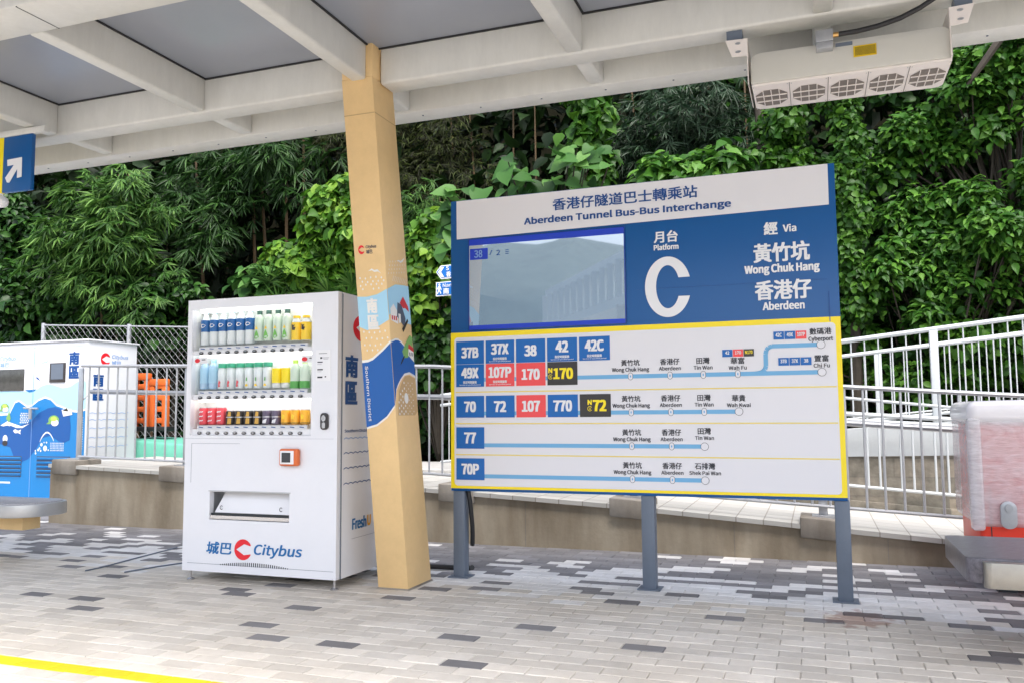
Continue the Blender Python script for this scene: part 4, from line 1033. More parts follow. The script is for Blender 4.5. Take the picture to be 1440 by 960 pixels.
for (x0, x1) in ((-9.47, -9.104), (-8.838, -8.33)):
    q = MB()
    for k in range(5):
        z0 = .385 + k * .049
        q.hexa([(x0, KY - .012, z0), (x1, KY - .012, z0), (x1, KY - .0055, z0), (x0, KY - .0055, z0), (x0, KY - .024, z0 + .022), (x1, KY - .024, z0 + .022), (x1, KY - .0055, z0 + .03), (x0, KY - .0055, z0 + .03)])
    q.build('louvre', 'cab_azure', bc)
    q = MB(); q.add([K1(.0062)(x0 - .01, .375), K1(.0062)(x1 + .01, .375), K1(.0062)(x1 + .01, .625), K1(.0062)(x0 - .01, .625)], [(0, 1, 2, 3)]); q.build('louvre_recess', 'art_grey', bc)
q = MB(); q.box(-9.55, -9.27, KY - .0062, KY - .005, .292, .312); q.build('small_print', 'white_sticker', bc)
q = MB()
arcp = [(-8.809 + .26 * t, .788 + .113 * math.sin(math.pi * min(1, t * 1.15)) ** .8) for t in np.linspace(0, .85, 16)]
for (a, b), (c, d) in zip(arcp[:-1], arcp[1:]): q.add([K1(.0075)(a, b), K1(.0075)(c, d), K1(.0075)(c, d + .018), K1(.0075)(a, b + .018)], [(0, 1, 2, 3)])
for k, (a, b, r) in enumerate(((-8.72, .72, .03), (-8.78, .765, .018), (-8.83, .70, .014), (-8.79, .69, .012), (-8.87, .66, .012), (-8.875, .69, .01), (-8.70, .79, .01), (-8.74, .79, .008), (-8.67, .70, .009), (-8.81, .72, .012))): q.poly(ell(a, b, r, r * 1.15, 12), K1(.0076))
for i in range(10):
    for j in range(5): q.poly(rrect(-8.64 + i * .022, -8.626 + i * .022, .69 + j * .022, .70 + j * .022, .004, 2), K1(.0076))
for i in range(3):
    for j in range(14): q.poly(ell(-8.215 + i * .034, .72 + j * .028, .008, .009, 8), K1(.0076))
for i in range(5):
    for j in range(6): q.poly(ell(-9.14 + i * .03 + (j % 2) * .012, 1.03 + j * .022, .009, .009, 8), K1(.0076))
q.poly([(-9.254, .93), (-9.22, .951), (-9.17, .93), (-9.125, .945), (-9.135, .915), (-9.125, .887), (-9.17, .905), (-9.22, .90)], K1(.0076))
q.poly([(-9.35, 1.0), (-9.31, 1.02), (-9.29, 1.0), (-9.32, .985)], K1(.0076))
q.poly([(-9.47, .995), (-9.35, 1.05), (-9.30, 1.03), (-9.12, .985), (-8.99, 1.015), (-9.1, .965), (-9.2, .965), (-9.32, 1.0), (-9.42, .985)], K1(.0075))
q.build('white_pattern', 'white_sticker', bc)
# small sea creatures drawn on the waves (plain generic ones), each a part of its own
SEA = ['art_green', 'white_sticker', 'cap_lime', 'tile_black', 'art_red', 'bark']
for cx_, cz_, s_ in ((-8.60, 1.06, 1.0), (-9.41, 1.22, .8)):
    q = MB()
    q.poly(ell(cx_, cz_, .085 * s_, .055 * s_, 16), K1(.008), 0); q.poly(ell(cx_ + .02 * s_, cz_ - .035 * s_, .06 * s_, .04 * s_, 14), K1(.0086), 1); q.poly(ell(cx_, cz_ + .012, .05 * s_, .03 * s_, 12), K1(.0092), 2)
    q.poly([(cx_ - .12 * s_, cz_ - .05), (cx_ - .06 * s_, cz_ - .01), (cx_ - .05 * s_, cz_ - .05)], K1(.0084), 0); q.build('turtle_drawing', SEA, bc)
q = MB(); q.poly(ell(-9.38, .83, .04, .05, 12), K1(.008), 1); q.poly(ell(-9.38, .78, .045, .035, 12), K1(.0086), 3); q.build('animal_drawing', SEA, bc)
q = MB(); q.poly([(-9.38, 1.08), (-9.33, 1.17), (-9.30, 1.08), (-9.33, 1.03)], K1(.008), 4); q.build('sail_drawing', SEA, bc)
q = MB(); q.poly([(-8.48, 1.18), (-8.33, 1.19), (-8.31, 1.12), (-8.45, 1.10)], K1(.0086), 1); q.poly([(-8.47, 1.165), (-8.40, 1.20), (-8.37, 1.16)], K1(.0092), 5); q.build('shell_drawing', SEA, bc)
q = MB(); q.poly([(-8.865, 1.731), (-8.80, 1.765), (-8.76, 1.76), (-8.70, 1.849), (-8.745, 1.745), (-8.80, 1.745)], K1(.002), 0); q.poly([(-8.928, 1.58), (-8.885, 1.575), (-8.847, 1.531), (-8.90, 1.555)], K1(.002), 1); q.build('gull_drawing', ['cab_light', 'text_blue'], bc)
m_ = MB(); m_.tube([(-9.03, KY - .06, 1.205), (-8.80, KY - .06, 1.195)], .012, 8); m_.tube([(-8.915, KY - .01, 1.19), (-8.915, KY - .07, 1.2)], .012, 8); m_.tube([(-8.92, KY - .06, 1.2), (-8.92, KY - .06, 1.07)], .02, 8); m_.build('door_handle', 'steel_grey', bc, smooth=True)
q = MB(); q.poly(clogo(7.857, 1.785, .078, sx=.95), KS(.002)); q.build('logo', 'logo_red', bc)
lettering('Citybus', (7.95, 8.21, 1.79, 1.85), KS(.002), 'pale_blue_text', bc, .04, shear=.2, name='logo_text')
lettering('城巴', (7.95, 8.10, 1.715, 1.775), KS(.002), 'pale_blue_text', bc, .05, name='logo_text')
lettering('南', (7.68, 7.838, 1.455, 1.609), KS(.002), 'text_blue', bc, .12, name='district_name')
lettering('區', (7.68, 7.842, 1.288, 1.429), KS(.002), 'text_blue', bc, .12, name='district_name')
q = MB()
for zl in (1.13, 1.05, .95, .84, .73):
    for i in range(60): q.add([KS(.002)(7.64 + i * .01, zl + .012 * abs(math.sin(i * .35)) - .003), KS(.002)(7.65 + i * .01, zl + .012 * abs(math.sin((i + 1) * .35)) - .003), KS(.002)(7.65 + i * .01, zl + .012 * abs(math.sin((i + 1) * .35)) + .003), KS(.002)(7.64 + i * .01, zl + .012 * abs(math.sin(i * .35)) + .003)], [(0, 1, 2, 3)])
q.build('wave_lines', 'pale_blue_text', bc)

# ------------------------------------------------------------------ benches
def bench(label, x0, x1, y0, y1, zt, r, bx0, bx1, by0, by1, bz0, bz1):
    t = thing('bench', label, 'bench', ((x0 + x1) / 2, (y0 + y1) / 2, 0), None)
    P = rrect(x0, x1, y0, y1, r, 8)
    ins = rrect(x0 + .03, x1 - .03, y0 + .03, y1 - .03, max(.02, r - .03), 8)
    MB().slab(P, lambda a, b: (a, b, zt - .10), lambda a, b: (a, b, zt - .006)).build('metal_edge', 'bench_metal', t, bevel=.022, seg=3)
    MB().slab(ins, lambda a, b: (a, b, zt - .02), lambda a, b: (a, b, zt + .002)).build('stone_top', 'granite', t, bevel=.006)
    MB().box(bx0, bx1, by0, by1, bz0, bz1).build('base_beam', 'column_paint', t, bevel=.004)
    for q in (x0 + .6,):
        MB().box(q - .06, q + .06, by0 + .05, by1 - .05, 0, bz0 + .002).build('leg', 'column_paint', t)
    return t
bench('granite topped bench with rounded end and sand beam by the concrete wall end', -8.2, -5.50, 4.62, 5.13, .45, .22, -7.9, -5.76, 4.84, 5.0, .23, .351)
t = thing('bench', 'dark granite bench with rounded steel front edge before the plastic wrapped machine', 'bench', (1.8, 4.5, 0))
MB().slab(rrect(.60, 3.0, 4.19, 4.93, .06, 6), lambda a, b: (a, b, .345), lambda a, b: (a, b, .450)).build('stone_top', 'granite_dark', t, bevel=.018, seg=3)
MB().slab(rrect(.655, 3.0, 4.12, 4.1885, .03, 6), lambda a, b: (a, b, .335), lambda a, b: (a, b, .444)).build('metal_edge', 'steel_edge', t, bevel=.02, seg=4)
MB().box(1.3, 2.8, 4.6, 4.8, .21, .3445).build('base_beam', 'column_paint', t, bevel=.004)
for q in (1.5, 2.5): MB().box(q - .06, q + .06, 4.62, 4.78, 0, .2095).build('leg', 'column_paint', t)

# ------------------------------------------------------------------ plastic wrapped machine
wm = thing('wrapped_machine', 'red machine wrapped in crinkled clear plastic behind the right bench', 'machine', (1.5, 6.0, 0))
MB().box(.90, 2.2, 5.72, 6.40, .10, 1.06).build('body', 'machine_red', wm, bevel=.04, seg=3)
fm = MB()
nxx, nzz = 46, 30
fm.box(.865, 2.24, 5.685, 6.43, .40, 1.13)
fm.build('plastic_wrap', FILM, wm, bevel=.05, seg=4)
hood = MB()
hood.hexa([(.857, 5.677, 1.005), (2.25, 5.677, .985), (2.25, 6.44, .985), (.857, 6.44, 1.005), (.857, 5.677, 1.15), (2.25, 5.677, 1.175), (2.25, 6.44, 1.175), (.857, 6.44, 1.15)])
hood.build('plastic_hood', 'film_thick', wm, bevel=.055, seg=5)
cor = MB(); cor.box(.852, .925, 5.676, 5.75, .38, 1.05); cor.build('plastic_corner', FILM, wm, bevel=.02, seg=3)
for q in (1.05, 2.05): MB().box(q - .05, q + .05, 5.85, 6.3, 0, .0995).build('foot', 'dark_slot', wm)
lt = MB(); lt.slab(rrect(1.0, 1.085, .40, .56, .04, 6), lambda a, b: (a, 5.684, b), lambda a, b: (a, 5.66, b)); lt = lt.build('latch', 'galvanised', wm, bevel=.004)
MB().slab(ell(1.0425, .52, .02, .025, 14), lambda a, b: (a, 5.6585, b), lambda a, b: (a, 5.65, b)).build('latch_button', 'steel_grey', lt)
MB().box(.955, .96, 5.715, 5.722, .2, .64).build('door_gap', 'dark_slot', wm)
MB().slab(ell(1.27, .385, .075, .075, 28), lambda a, b: (a, 5.7215, b), lambda a, b: (a, 5.716, b)).build('yellow_disc', 'sign_yellow', wm)

# ------------------------------------------------------------------ fan unit under the canopy
fu = thing('air_curtain', 'pale grey long air blower with five grilles hanging beneath the canopy beam', 'fan', (.21, 4.6, 2.9))
FX0, FX1, FY0, FY1, FZ0, FZ1 = -.258, .690, 4.425, 4.80, 2.803, 2.965
fb_ = MB(); fb_.box(FX0, FX1, FY0, FY1, FZ0, FZ1)
o = fb_.build('housing', 'fan_grey', fu)
me = o.data; bm = bmesh.new(); bm.from_mesh(me)
es = []
for e in bm.edges:
    d_ = (e.verts[0].co - e.verts[1].co); mid = (e.verts[0].co + e.verts[1].co) / 2 + Vector(BASE['air_curtain'])
    if abs(d_.y) > .2 and mid.z > 2.9: es.append(e)
    if abs(d_.z) > .1 and mid.y > 4.7: es.append(e)
bmesh.ops.bevel(bm, geom=es, offset=.05, segments=5, profile=.5, affect='EDGES'); 
es = [e for e in bm.edges if len(e.link_faces) == 2 and e.calc_face_angle(0) > .7]
bmesh.ops.bevel(bm, geom=es, offset=.008, segments=2, profile=.5, affect='EDGES')
bm.to_mesh(me); bm.free(); me.polygons.foreach_set('use_smooth', [True] * len(me.polygons)); me.set_sharp_from_angle(angle=math.radians(35))
# white lower panel with five grilles
gp = MB(); P = [(FX0 + .004, FY0 + .012), (FX1 - .004, FY0 + .012)]
for cx_, cy_, a0 in ((FX1 - .05, FY1 - .05, 0), (FX0 + .05, FY1 - .05, 90)):
    for k in range(7):
        a_ = math.radians(a0 + 90 * k / 6); P.append((cx_ + .046 * math.cos(a_), cy_ + .046 * math.sin(a_)))
gp.slab(P, lambda a, b: (a, b, FZ0 - .001), lambda a, b: (a, b, FZ0 - .012)); gp = gp.build('grille_plate', 'fan_white', fu)
gw = (FX1 - FX0) / 5
for i in range(5):
    x0 = FX0 + i * gw + .014; x1 = x0 + gw - .028; y0_, y1_ = FY0 + .085, FY1 - .055; c_ = .045
    G_ = [(x0 + c_, y0_), (x1 - c_, y0_), (x1, y0_ + c_ * 1.4), (x1, y1_ - c_ * 1.4), (x1 - c_, y1_), (x0 + c_, y1_), (x0, y1_ - c_ * 1.4), (x0, y0_ + c_ * 1.4)]
    g = MB(); g.poly(G_, lambda a, b: (a, b, FZ0 - .0135)); g = g.build('grille', 'fan_slot', fu)
    bars = MB()
    for k in range(1, 4):
        q = x0 + (x1 - x0) * k / 4; bars.box(q - .002, q + .002, y0_ + .002, y1_ - .002, FZ0 - .019, FZ0 - .0136)
    for k in range(1, 3):
        q = y0_ + (y1_ - y0_) * k / 3; bars.box(x0 + .002, x1 - .002, q - .003, q + .003, FZ0 - .0185, FZ0 - .0137)
    bars.build('bars', 'fan_white', g)
    if i: MB().box(FX0 + i * gw - .0015, FX0 + i * gw + .0015, FY0 + .015, FY1 - .01, FZ0 - .0135, FZ0 - .0121).build('plate_joint', 'fan_slot', fu)
    sc = MB()
    for sx_ in (x0 - .004, x1 + .004):
        for sy_ in (FY0 + .03, FY1 - .022): sc.slab(ell(sx_, sy_, .003, .003, 6), lambda a, b: (a, b, FZ0 - .0122), lambda a, b: (a, b, FZ0 - .014))
    sc.build('screws', 'steel_grey', fu)
for sgn, xa in ((1, -.380), (-1, .788)):
    m_ = MB(); inner = -.272 if sgn == 1 else .682
    m_.slab([(xa, 3.046), (inner, 3.042), (inner, 2.950), (xa + sgn * .032, 2.954)], lambda a, b: (a, 4.40, b), lambda a, b: (a, 4.407, b)); 
    x0, x1 = sorted((inner, inner + sgn * .004)); m_.box(x0, x1, 4.4, 4.78, 2.80, 3.045)
    br = m_.build('bracket', 'fan_white', fu)
    x0, x1 = sorted((xa + sgn * .006, inner - sgn * .022)); MB().box(x0, x1, 4.41, 4.50, 3.047, 3.0985).build('bracket_channel', 'post_grey', br)
    m_ = MB()
    for zz in (3.02, 2.975):
        q = (xa + inner) / 2 + sgn * .01; m_.slab(ell(q, zz, .014, .006, 10), lambda a, b: (a, 4.3998, b), lambda a, b: (a, 4.394, b))
    m_.build('bolts', 'steel_grey', br)
m_ = MB(); m_.box(.066, .149, 4.36, 4.424, 2.949, 3.010); jb = m_.build('junction_box', 'steel_grey', fu, bevel=.003)
MB().box(.068, .147, 4.366, 4.424, 2.915, 2.9485).build('junction_cover', 'galvanised', jb, bevel=.003)
MB().tube([(.149, 4.39, 2.985), (.175, 4.39, 2.985)], .013, 10).build('cable_gland', 'brass', jb, smooth=True)
MB().box(.16, .24, 4.418, 4.4245, 2.935, 2.952).build('rating_plate', 'post_grey', fu)
MB().box(.243, .350, 4.420, 4.4245, 2.868, 2.925).build('warning_sticker', 'label_yellow', fu)
q = MB()
for k in range(9): q.box(.25, .345, 4.4185, 4.4199, 2.876 + k * .005, 2.8775 + k * .005)
q.build('sticker_lines', 'bark', fu)
cp_ = [(.176, 4.388, 2.985), (.26, 4.385, 2.985), (.36, 4.38, 2.994), (.46, 4.375, 3.015), (.55, 4.37, 3.05), (.64, 4.365, 3.10), (.72, 4.36, 3.16), (.80, 4.355, 3.22), (.9, 4.36, 3.30)]
tag(MB().tube(cp_, .013, 10).build('power_cable', 'black_rubber', smooth=True), 'black conduit cable curving up from the blower junction box to the roof', 'cable')

# ------------------------------------------------------------------ hanging direction sign, dome camera
hs_ = thing('hanging_sign', 'blue hanging direction sign with white arrow and yellow strip', 'sign', (-5.3, 4.2, 3.05))
MB().box(-5.305, -5.038, 4.185, 4.215, 2.657, 3.053).build('blue_panel', 'sign_blue', hs_, bevel=.003)
MB().box(-6.1, -5.3055, 4.185, 4.215, 2.657, 3.054).build('yellow_panel', 'sign_yellow', hs_, bevel=.003)
MB().box(-6.0, -4.926, 4.18, 4.22, 3.055, 3.098).build('mounting_bar', 'canopy_paint', hs_, bevel=.005)
H1 = lambda u, v, d=0: (u, 4.182 - d, v)
m_ = MB(); m_.poly([(-5.255, 2.725), (-5.275, 2.76), (-5.197, 2.845), (-5.258, 2.842), (-5.262, 2.888), (-5.122, 2.893), (-5.118, 2.752), (-5.163, 2.748), (-5.163, 2.812), (-5.232, 2.722)], H1); m_.build('arrow', 'text_white', hs_)
dc = thing('dome_camera', 'small white dome camera below the hanging sign', 'camera', (-5.32, 4.2, 2.6))
MB().lathe((-5.325, 4.2, 2.558), [(.008, 0), (.028, .006), (.043, .02), (.047, .042), (.043, .062), (.028, .078), (.012, .085)], 18).build('dome', 'white_sticker', dc, smooth=True)
MB().tube([(-5.325, 4.2, 2.643), (-5.325, 4.2, 2.656)], .012, 8).build('stem', 'white_sticker', dc)

# ------------------------------------------------------------------ street signs behind the board
pp = thing('sign_post', 'grey pole with two blue pedestrian direction plates behind the route board', 'sign post', (-2.72, 7.25, .3))
MB().tube([(-2.72, 7.26, .35), (-2.72, 7.26, 2.62)], .04, 12).build('pole', 'galvanised', pp, smooth=True)
arrow = [(-3.372, 2.442), (-3.322, 2.502), (-2.66, 2.522), (-2.66, 2.392), (-3.322, 2.372)]
def plate(P, inset, name):
    c = (sum(p[0] for p in P) / len(P), sum(p[1] for p in P) / len(P))
    t = MB(); t.slab(P, lambda a, b: (a, 7.2, b), lambda a, b: (a, 7.215, b)); t = t.build(name, 'text_white', pp)
    sx_ = 1 - inset / (max(p[0] for p in P) - c[0]); sz_ = 1 - inset / (max(p[1] for p in P) - c[1])
    m_ = MB(); m_.poly([(c[0] + (a - c[0]) * sx_, c[1] + (b - c[1]) * sz_) for a, b in P], lambda a, b: (a, 7.198, b)); m_.build('plate_face', 'street_sign_blue', t); return t
t = plate(arrow, .012, 'arrow_plate')
N1 = lambda u, v, d=0: (u, 7.1955 - d, v)
m_ = MB(); m_.poly([(-3.35, 2.44), (-3.315, 2.485), (-3.285, 2.486), (-3.318, 2.44), (-3.285, 2.390), (-3.315, 2.390)], lambda a, b: N1(a, b)); m_.build('chevron', 'text_white', t)
lettering('S', (-3.265, -3.235, 2.452, 2.492), N1, 'text_white', t, .1); lettering('香', (-3.265, -3.215, 2.388, 2.440), N1, 'text_white', t, .06)
t = plate([(-3.374, 2.208), (-3.372, 2.342), (-2.66, 2.362), (-2.66, 2.222)], .010, 'pedestrian_plate')
m_ = MB(); m_.poly(ell(-3.335, 2.318, .011, .012, 10), lambda a, b: N1(a, b)); m_.poly([(-3.345, 2.305), (-3.325, 2.305), (-3.312, 2.27), (-3.318, 2.265), (-3.328, 2.285), (-3.328, 2.265), (-3.315, 2.232), (-3.325, 2.230), (-3.337, 2.258), (-3.352, 2.228), (-3.361, 2.232), (-3.345, 2.268), (-3.347, 2.285), (-3.358, 2.27), (-3.363, 2.275)], lambda a, b: N1(a, b)); m_.build('walking_figure', 'text_white', t)
lettering('Nam', (-3.30, -3.19, 2.292, 2.326), N1, 'text_white', t, .03); lettering('南', (-3.295, -3.235, 2.225, 2.283), N1, 'text_white', t, .07)

# ------------------------------------------------------------------ vegetation
def unit(a): return a / np.maximum(1e-6, np.linalg.norm(a, axis=-1, keepdims=True))
def leaves(P, D, N, L, W, kind):
    """P base points, D directions, N normals, L lengths, W widths -> verts, faces arrays"""
    D = unit(D); Sd = unit(np.cross(D, N)); N = np.cross(Sd, D); L = L[:, None]; W = W[:, None]
    n = len(P)
    if kind == 'lance':
        v = np.stack([P, P + D * L * .35 + Sd * W * .5 + N * W * .18, P + D * L * .95 - N * L * .18, P + D * L * .35 - Sd * W * .5 + N * W * .18], 1)
        tri = np.array([[0, 1, 2], [0, 2, 3]])
    elif kind == 'heart':
        prof = [(-.06, .16), (-.09, .34), (.02, .47), (.18, .52), (.36, .49), (.54, .40), (.72, .26), (.87, .11)]
        rs = [P + D * L * a + Sd * W * b + N * W * (.13 * b * b / .27 + .012 * math.sin(a * 22)) - N * L * (.16 * a * a) for a, b in prof]
        ls = [P + D * L * a - Sd * W * b + N * W * (.13 * b * b / .27 + .012 * math.sin(a * 22 + 1)) - N * L * (.16 * a * a) for a, b in prof]
        mids = [P + D * L * a - N * L * .16 * a * a for a in (.0, .2, .4, .6, .8, 1.0)]
        v = np.stack(rs + ls + mids, 1)
        h = [(16, 0, 1), (16, 1, 2), (16, 2, 3), (16, 3, 17), (17, 3, 4), (17, 4, 18), (18, 4, 5), (18, 5, 19), (19, 5, 6), (19, 6, 20), (20, 6, 7), (20, 7, 21)]
        tri = np.array(h + [(a, c if c >= 16 else c + 8, b if b >= 16 else b + 8) for a, b, c in h])
    else:
        v = np.stack([P, P + D * L * .18 + Sd * W * .42 + N * W * .10, P + D * L * .48 + Sd * W * .48 + N * W * .13, P + D * L * .78 + Sd * W * .25 + N * W * .02, P + D * L - N * L * .16,
                      P + D * L * .78 - Sd * W * .25 + N * W * .02, P + D * L * .48 - Sd * W * .48 + N * W * .13, P + D * L * .18 - Sd * W * .42 + N * W * .10, P + D * L * .5 - N * W * .02], 1)
        tri = np.array([[0, 1, 8], [1, 2, 8], [2, 3, 8], [3, 4, 8], [4, 5, 8], [5, 6, 8], [6, 7, 8], [7, 0, 8]])
    k = v.shape[1]
    f = (tri[None] + (np.arange(n) * k)[:, None, None]).reshape(-1, 3)
    return v.reshape(-1, 3), f
def mesh_np(name, vf, m, parent=None, base=(0, 0, 0)):
    off = 0; V = []; Fc = []
    for v, f in vf: V.append(v); Fc.append(f + off); off += len(v)
    V = np.concatenate(V); Fc = np.concatenate(Fc)
    b = np.array(BASE[parent.name]) if parent else np.array(base)
    V = (V - b).astype(np.float32)
    me = bpy.data.meshes.new(name); me.vertices.add(len(V)); me.vertices.foreach_set('co', V.ravel())
    me.loops.add(Fc.size); me.loops.foreach_set('vertex_index', Fc.ravel().astype(np.int32))
    me.polygons.add(len(Fc)); me.polygons.foreach_set('loop_start', np.arange(0, Fc.size, 3, dtype=np.int32)); me.update(calc_edges=True)
    me.polygons.foreach_set('use_smooth', np.ones(len(Fc), bool))
    for x in (m if isinstance(m, list) else [m]): me.materials.append(x if not isinstance(x, str) else MATS[x])
    o = bpy.data.objects.new(name, me); COL.objects.link(o); BASE[o.name] = tuple(b)
    if parent: o.parent = parent
    else: o.location = base
    return o
def shell_points(c, r, n, front=.55, inner=.75):
    d = unit(rng.normal(size=(n, 3)))
    flip = (d[:, 1] > 0) & (rng.random(n) < front); d[flip, 1] *= -1
    rad = inner + (1 - inner) * rng.random(n) ** .6
    return np.array(c) + d * np.array(r) * rad[:, None], d
def clumps(c, r, n, size):
    """uneven sub-clumps spread through an ellipsoid"""
    out = []
    for _ in range(n):
        d = unit(rng.normal(size=3)); q = np.array(c) + d * np.array(r) * rng.random() ** .45
        s = size * rng.uniform(.6, 1.35); out.append((q, (s * rng.uniform(.9, 1.4), s * rng.uniform(.6, .9), s * rng.uniform(.7, 1.1))))
    return out
def bamboo_sprays(C, n, L=(.18, .34), W=(.026, .042), droop=.5, k=7):
    vf = []
    for c, r in C:
        P, d = shell_points(c, r, n, inner=.35)
        ax = unit(d * np.array([.8, .5, .3]) + np.array([0, -.3, -droop]) + rng.normal(size=(n, 3)) * .3)
        Nn = unit(np.array([0, -.7, .75]) + d * .5 + rng.normal(size=(n, 3)) * .3)
        side = unit(np.cross(ax, Nn)); sz = rng.uniform(.7, 1.15, n)
        for j in range(k):
            a = ((j - (k - 1) / 2) / (k / 2) * 1.05 + rng.normal(size=n) * .14)[:, None]
            D = ax * np.cos(a) + side * np.sin(a) + np.array([0, 0, -.10]) + rng.normal(size=(n, 3)) * .06
            vf.append(leaves(P + ax * (rng.random(n) * .10)[:, None], D, unit(Nn + rng.normal(size=(n, 3)) * .22), rng.uniform(*L, n) * sz, rng.uniform(*W, n) * sz, 'lance'))
    return vf
def broad_sprays(C, n, L=(.09, .17), ratio=.75, k=6, up=.9, hang=.25, spread=.05, inner=.45):
    vf = []
    for c, r in C:
        P, d = shell_points(c, r, n, inner=inner)
        sz = rng.uniform(.65, 1.2, n)
        for j in range(k):
            a = 2 * math.pi * (j / k) + rng.random(n) * 1.2
            Nn = unit(d * .7 + np.array([0, -.35, up]) + rng.normal(size=(n, 3)) * .38)
            t1_ = unit(np.cross(Nn, np.array([0.3, 0.1, 1.0]))); t2_ = np.cross(Nn, t1_)
            D = t1_ * np.cos(a)[:, None] + t2_ * np.sin(a)[:, None] + np.array([0, -.1, -hang])
            ll = rng.uniform(*L, n) * sz
            vf.append(leaves(P + D * spread + rng.normal(size=(n, 3)) * spread * .7, D, Nn, ll, ll * ratio * rng.uniform(.75, 1.15, n), 'broad'))
    return vf
def twigs(C, root, mb=None, r=.012, mats_='bark'):
    mb = mb or MB()
    for c, rr in C:
        a = Vector(root); b_ = Vector([float(x) for x in c]); m = a.lerp(b_, .55) + Vector((random.uniform(-.15, .15), random.uniform(-.1, .15), random.uniform(0, .3)))
        mb.tube([a, m, b_], [r * 1.6, r, r * .4], 5, caps=False)
    return mb

LB = leafmat('bamboo_leaf', (.018, .055, .010), (.045, .125, .020), (.14, .27, .055), .45, .3, (.0, .55, 1))
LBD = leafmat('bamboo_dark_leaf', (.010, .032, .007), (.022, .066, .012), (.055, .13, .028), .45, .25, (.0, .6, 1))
LBN = leafmat('bamboo_brown_leaf', (.012, .011, .004), (.024, .032, .007), (.060, .085, .015), .55, .2)
LBB = leafmat('bamboo_bluish_leaf', (.010, .028, .010), (.018, .046, .018), (.065, .115, .065), .35, .2)
LIM = leafmat('lime_vine_leaf', (.022, .075, .006), (.065, .175, .014), (.20, .35, .04), .45, .35, (.0, .6, 1))
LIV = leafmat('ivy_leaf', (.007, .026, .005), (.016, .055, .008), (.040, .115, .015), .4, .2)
LBG = leafmat('big_leaf', (.016, .058, .010), (.052, .145, .028), (.12, .25, .06), .5, .35)
LSH = leafmat('shrub_leaf', (.016, .062, .008), (.042, .13, .014), (.11, .25, .032), .42, .3)
LVN = leafmat('creeper_leaf', (.012, .048, .004), (.030, .098, .008), (.075, .18, .018), .45, .3)
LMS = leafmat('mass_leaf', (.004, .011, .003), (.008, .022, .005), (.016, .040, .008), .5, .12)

def plant(name, label, cat, base, vf, leafm, stem=None, stem_m='bark', group=None, leaf_part='foliage', stem_part='stem'):
    t = thing(name, label, cat, base, group)
    mesh_np(leaf_part, vf, leafm, t)
    if stem: stem.build(stem_part, stem_m, t, smooth=True)
    return t

# dark thicket that closes the view behind everything else
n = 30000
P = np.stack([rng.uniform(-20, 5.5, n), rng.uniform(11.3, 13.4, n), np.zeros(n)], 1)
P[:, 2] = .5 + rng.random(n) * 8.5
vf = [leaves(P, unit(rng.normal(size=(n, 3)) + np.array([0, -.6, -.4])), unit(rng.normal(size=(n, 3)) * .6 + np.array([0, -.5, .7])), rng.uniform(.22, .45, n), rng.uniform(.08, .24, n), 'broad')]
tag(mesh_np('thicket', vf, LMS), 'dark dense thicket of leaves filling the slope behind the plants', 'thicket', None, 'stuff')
# ivy ground cover on the slope foot
C = [((x_, 10.5 + rng.uniform(-.25, .4), z_), (.5, .35, .38)) for x_ in np.arange(-14.5, 3.4, .62) for z_ in (1.0, 1.65, 2.3) if rng.random() < .8]
tag(mesh_np('ivy_cover', broad_sprays(C, 26, (.09, .16), .85, 5, .6), LIV), 'dark green ivy covering the bank behind the fence and railings', 'ivy', None, 'stuff')

# bamboo on the left
def culms(xs_, y, z0, z1, lean=.25, r=.022):
    mb = MB()
    for x_ in xs_:
        dx_ = random.uniform(-lean, lean); mb.tube([(x_, y + random.uniform(-.2, .2), z0), (x_ + dx_ * .4, y, (z0 + z1) / 2), (x_ + dx_, y - .15, z1)], [r, r * .85, r * .5], 6, caps=False)
    return mb
C = clumps((-10.35, 10.0, 3.9), (1.25, .5, 1.0), 26, .36) + [((-10.6, 9.8, 4.55), (.5, .35, .35)), ((-10.0, 9.8, 3.0), (.55, .35, .5)), ((-9.5, 9.9, 2.8), (.4, .3, .4))]
plant('bamboo', 'bright green bamboo clump with drooping leaf fans behind the decorated cabinet', 'bamboo', (-10.3, 10.4, .5), bamboo_sprays(C, 34), LB, culms([-10.9, -10.6, -10.3, -10.1, -9.8], 10.5, .4, 5.0), 'culm')
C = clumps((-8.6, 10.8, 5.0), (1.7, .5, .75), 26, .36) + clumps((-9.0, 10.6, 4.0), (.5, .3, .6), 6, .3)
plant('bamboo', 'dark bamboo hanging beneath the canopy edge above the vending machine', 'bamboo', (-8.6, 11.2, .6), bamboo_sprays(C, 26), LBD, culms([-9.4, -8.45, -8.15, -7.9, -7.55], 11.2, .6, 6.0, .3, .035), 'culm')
C = clumps((-5.3, 11.4, 5.0), (1.5, .5, .95), 30, .34) + clumps((-7.0, 11.3, 5.4), (.8, .4, .5), 8, .3)
plant('bamboo', 'brownish dry bamboo thicket right of the column beneath the canopy', 'bamboo', (-5.2, 11.7, .6), bamboo_sprays(C, 34, (.09, .2), (.010, .02)), LBN, culms([-6.3, -5.8, -5.4, -5.0, -4.6, -4.2, -3.8], 11.6, .6, 6.4, .4, .02), 'culm')
C = clumps((-1.5, 10.6, 4.75), (1.15, .45, .7), 26, .34)
plant('bamboo', 'bluish green bamboo foliage between beam and board above platform letter C', 'bamboo', (-1.4, 11, .6), bamboo_sprays(C, 30, (.14, .26), (.014, .026)), LBB, culms([-2.0, -1.5, -1.1, -.7], 11.1, .6, 5.8), 'culm')
C = clumps((-4.7, 9.9, 3.65), (.35, .3, .45), 8, .25)
plant('bamboo', 'small yellow green bamboo tuft just right of the column', 'bamboo', (-4.7, 10.2, 1), bamboo_sprays(C, 26, (.14, .24), (.014, .022)), LB, culms([-4.8, -4.6], 10.2, .6, 4.0, .1, .012), 'culm')

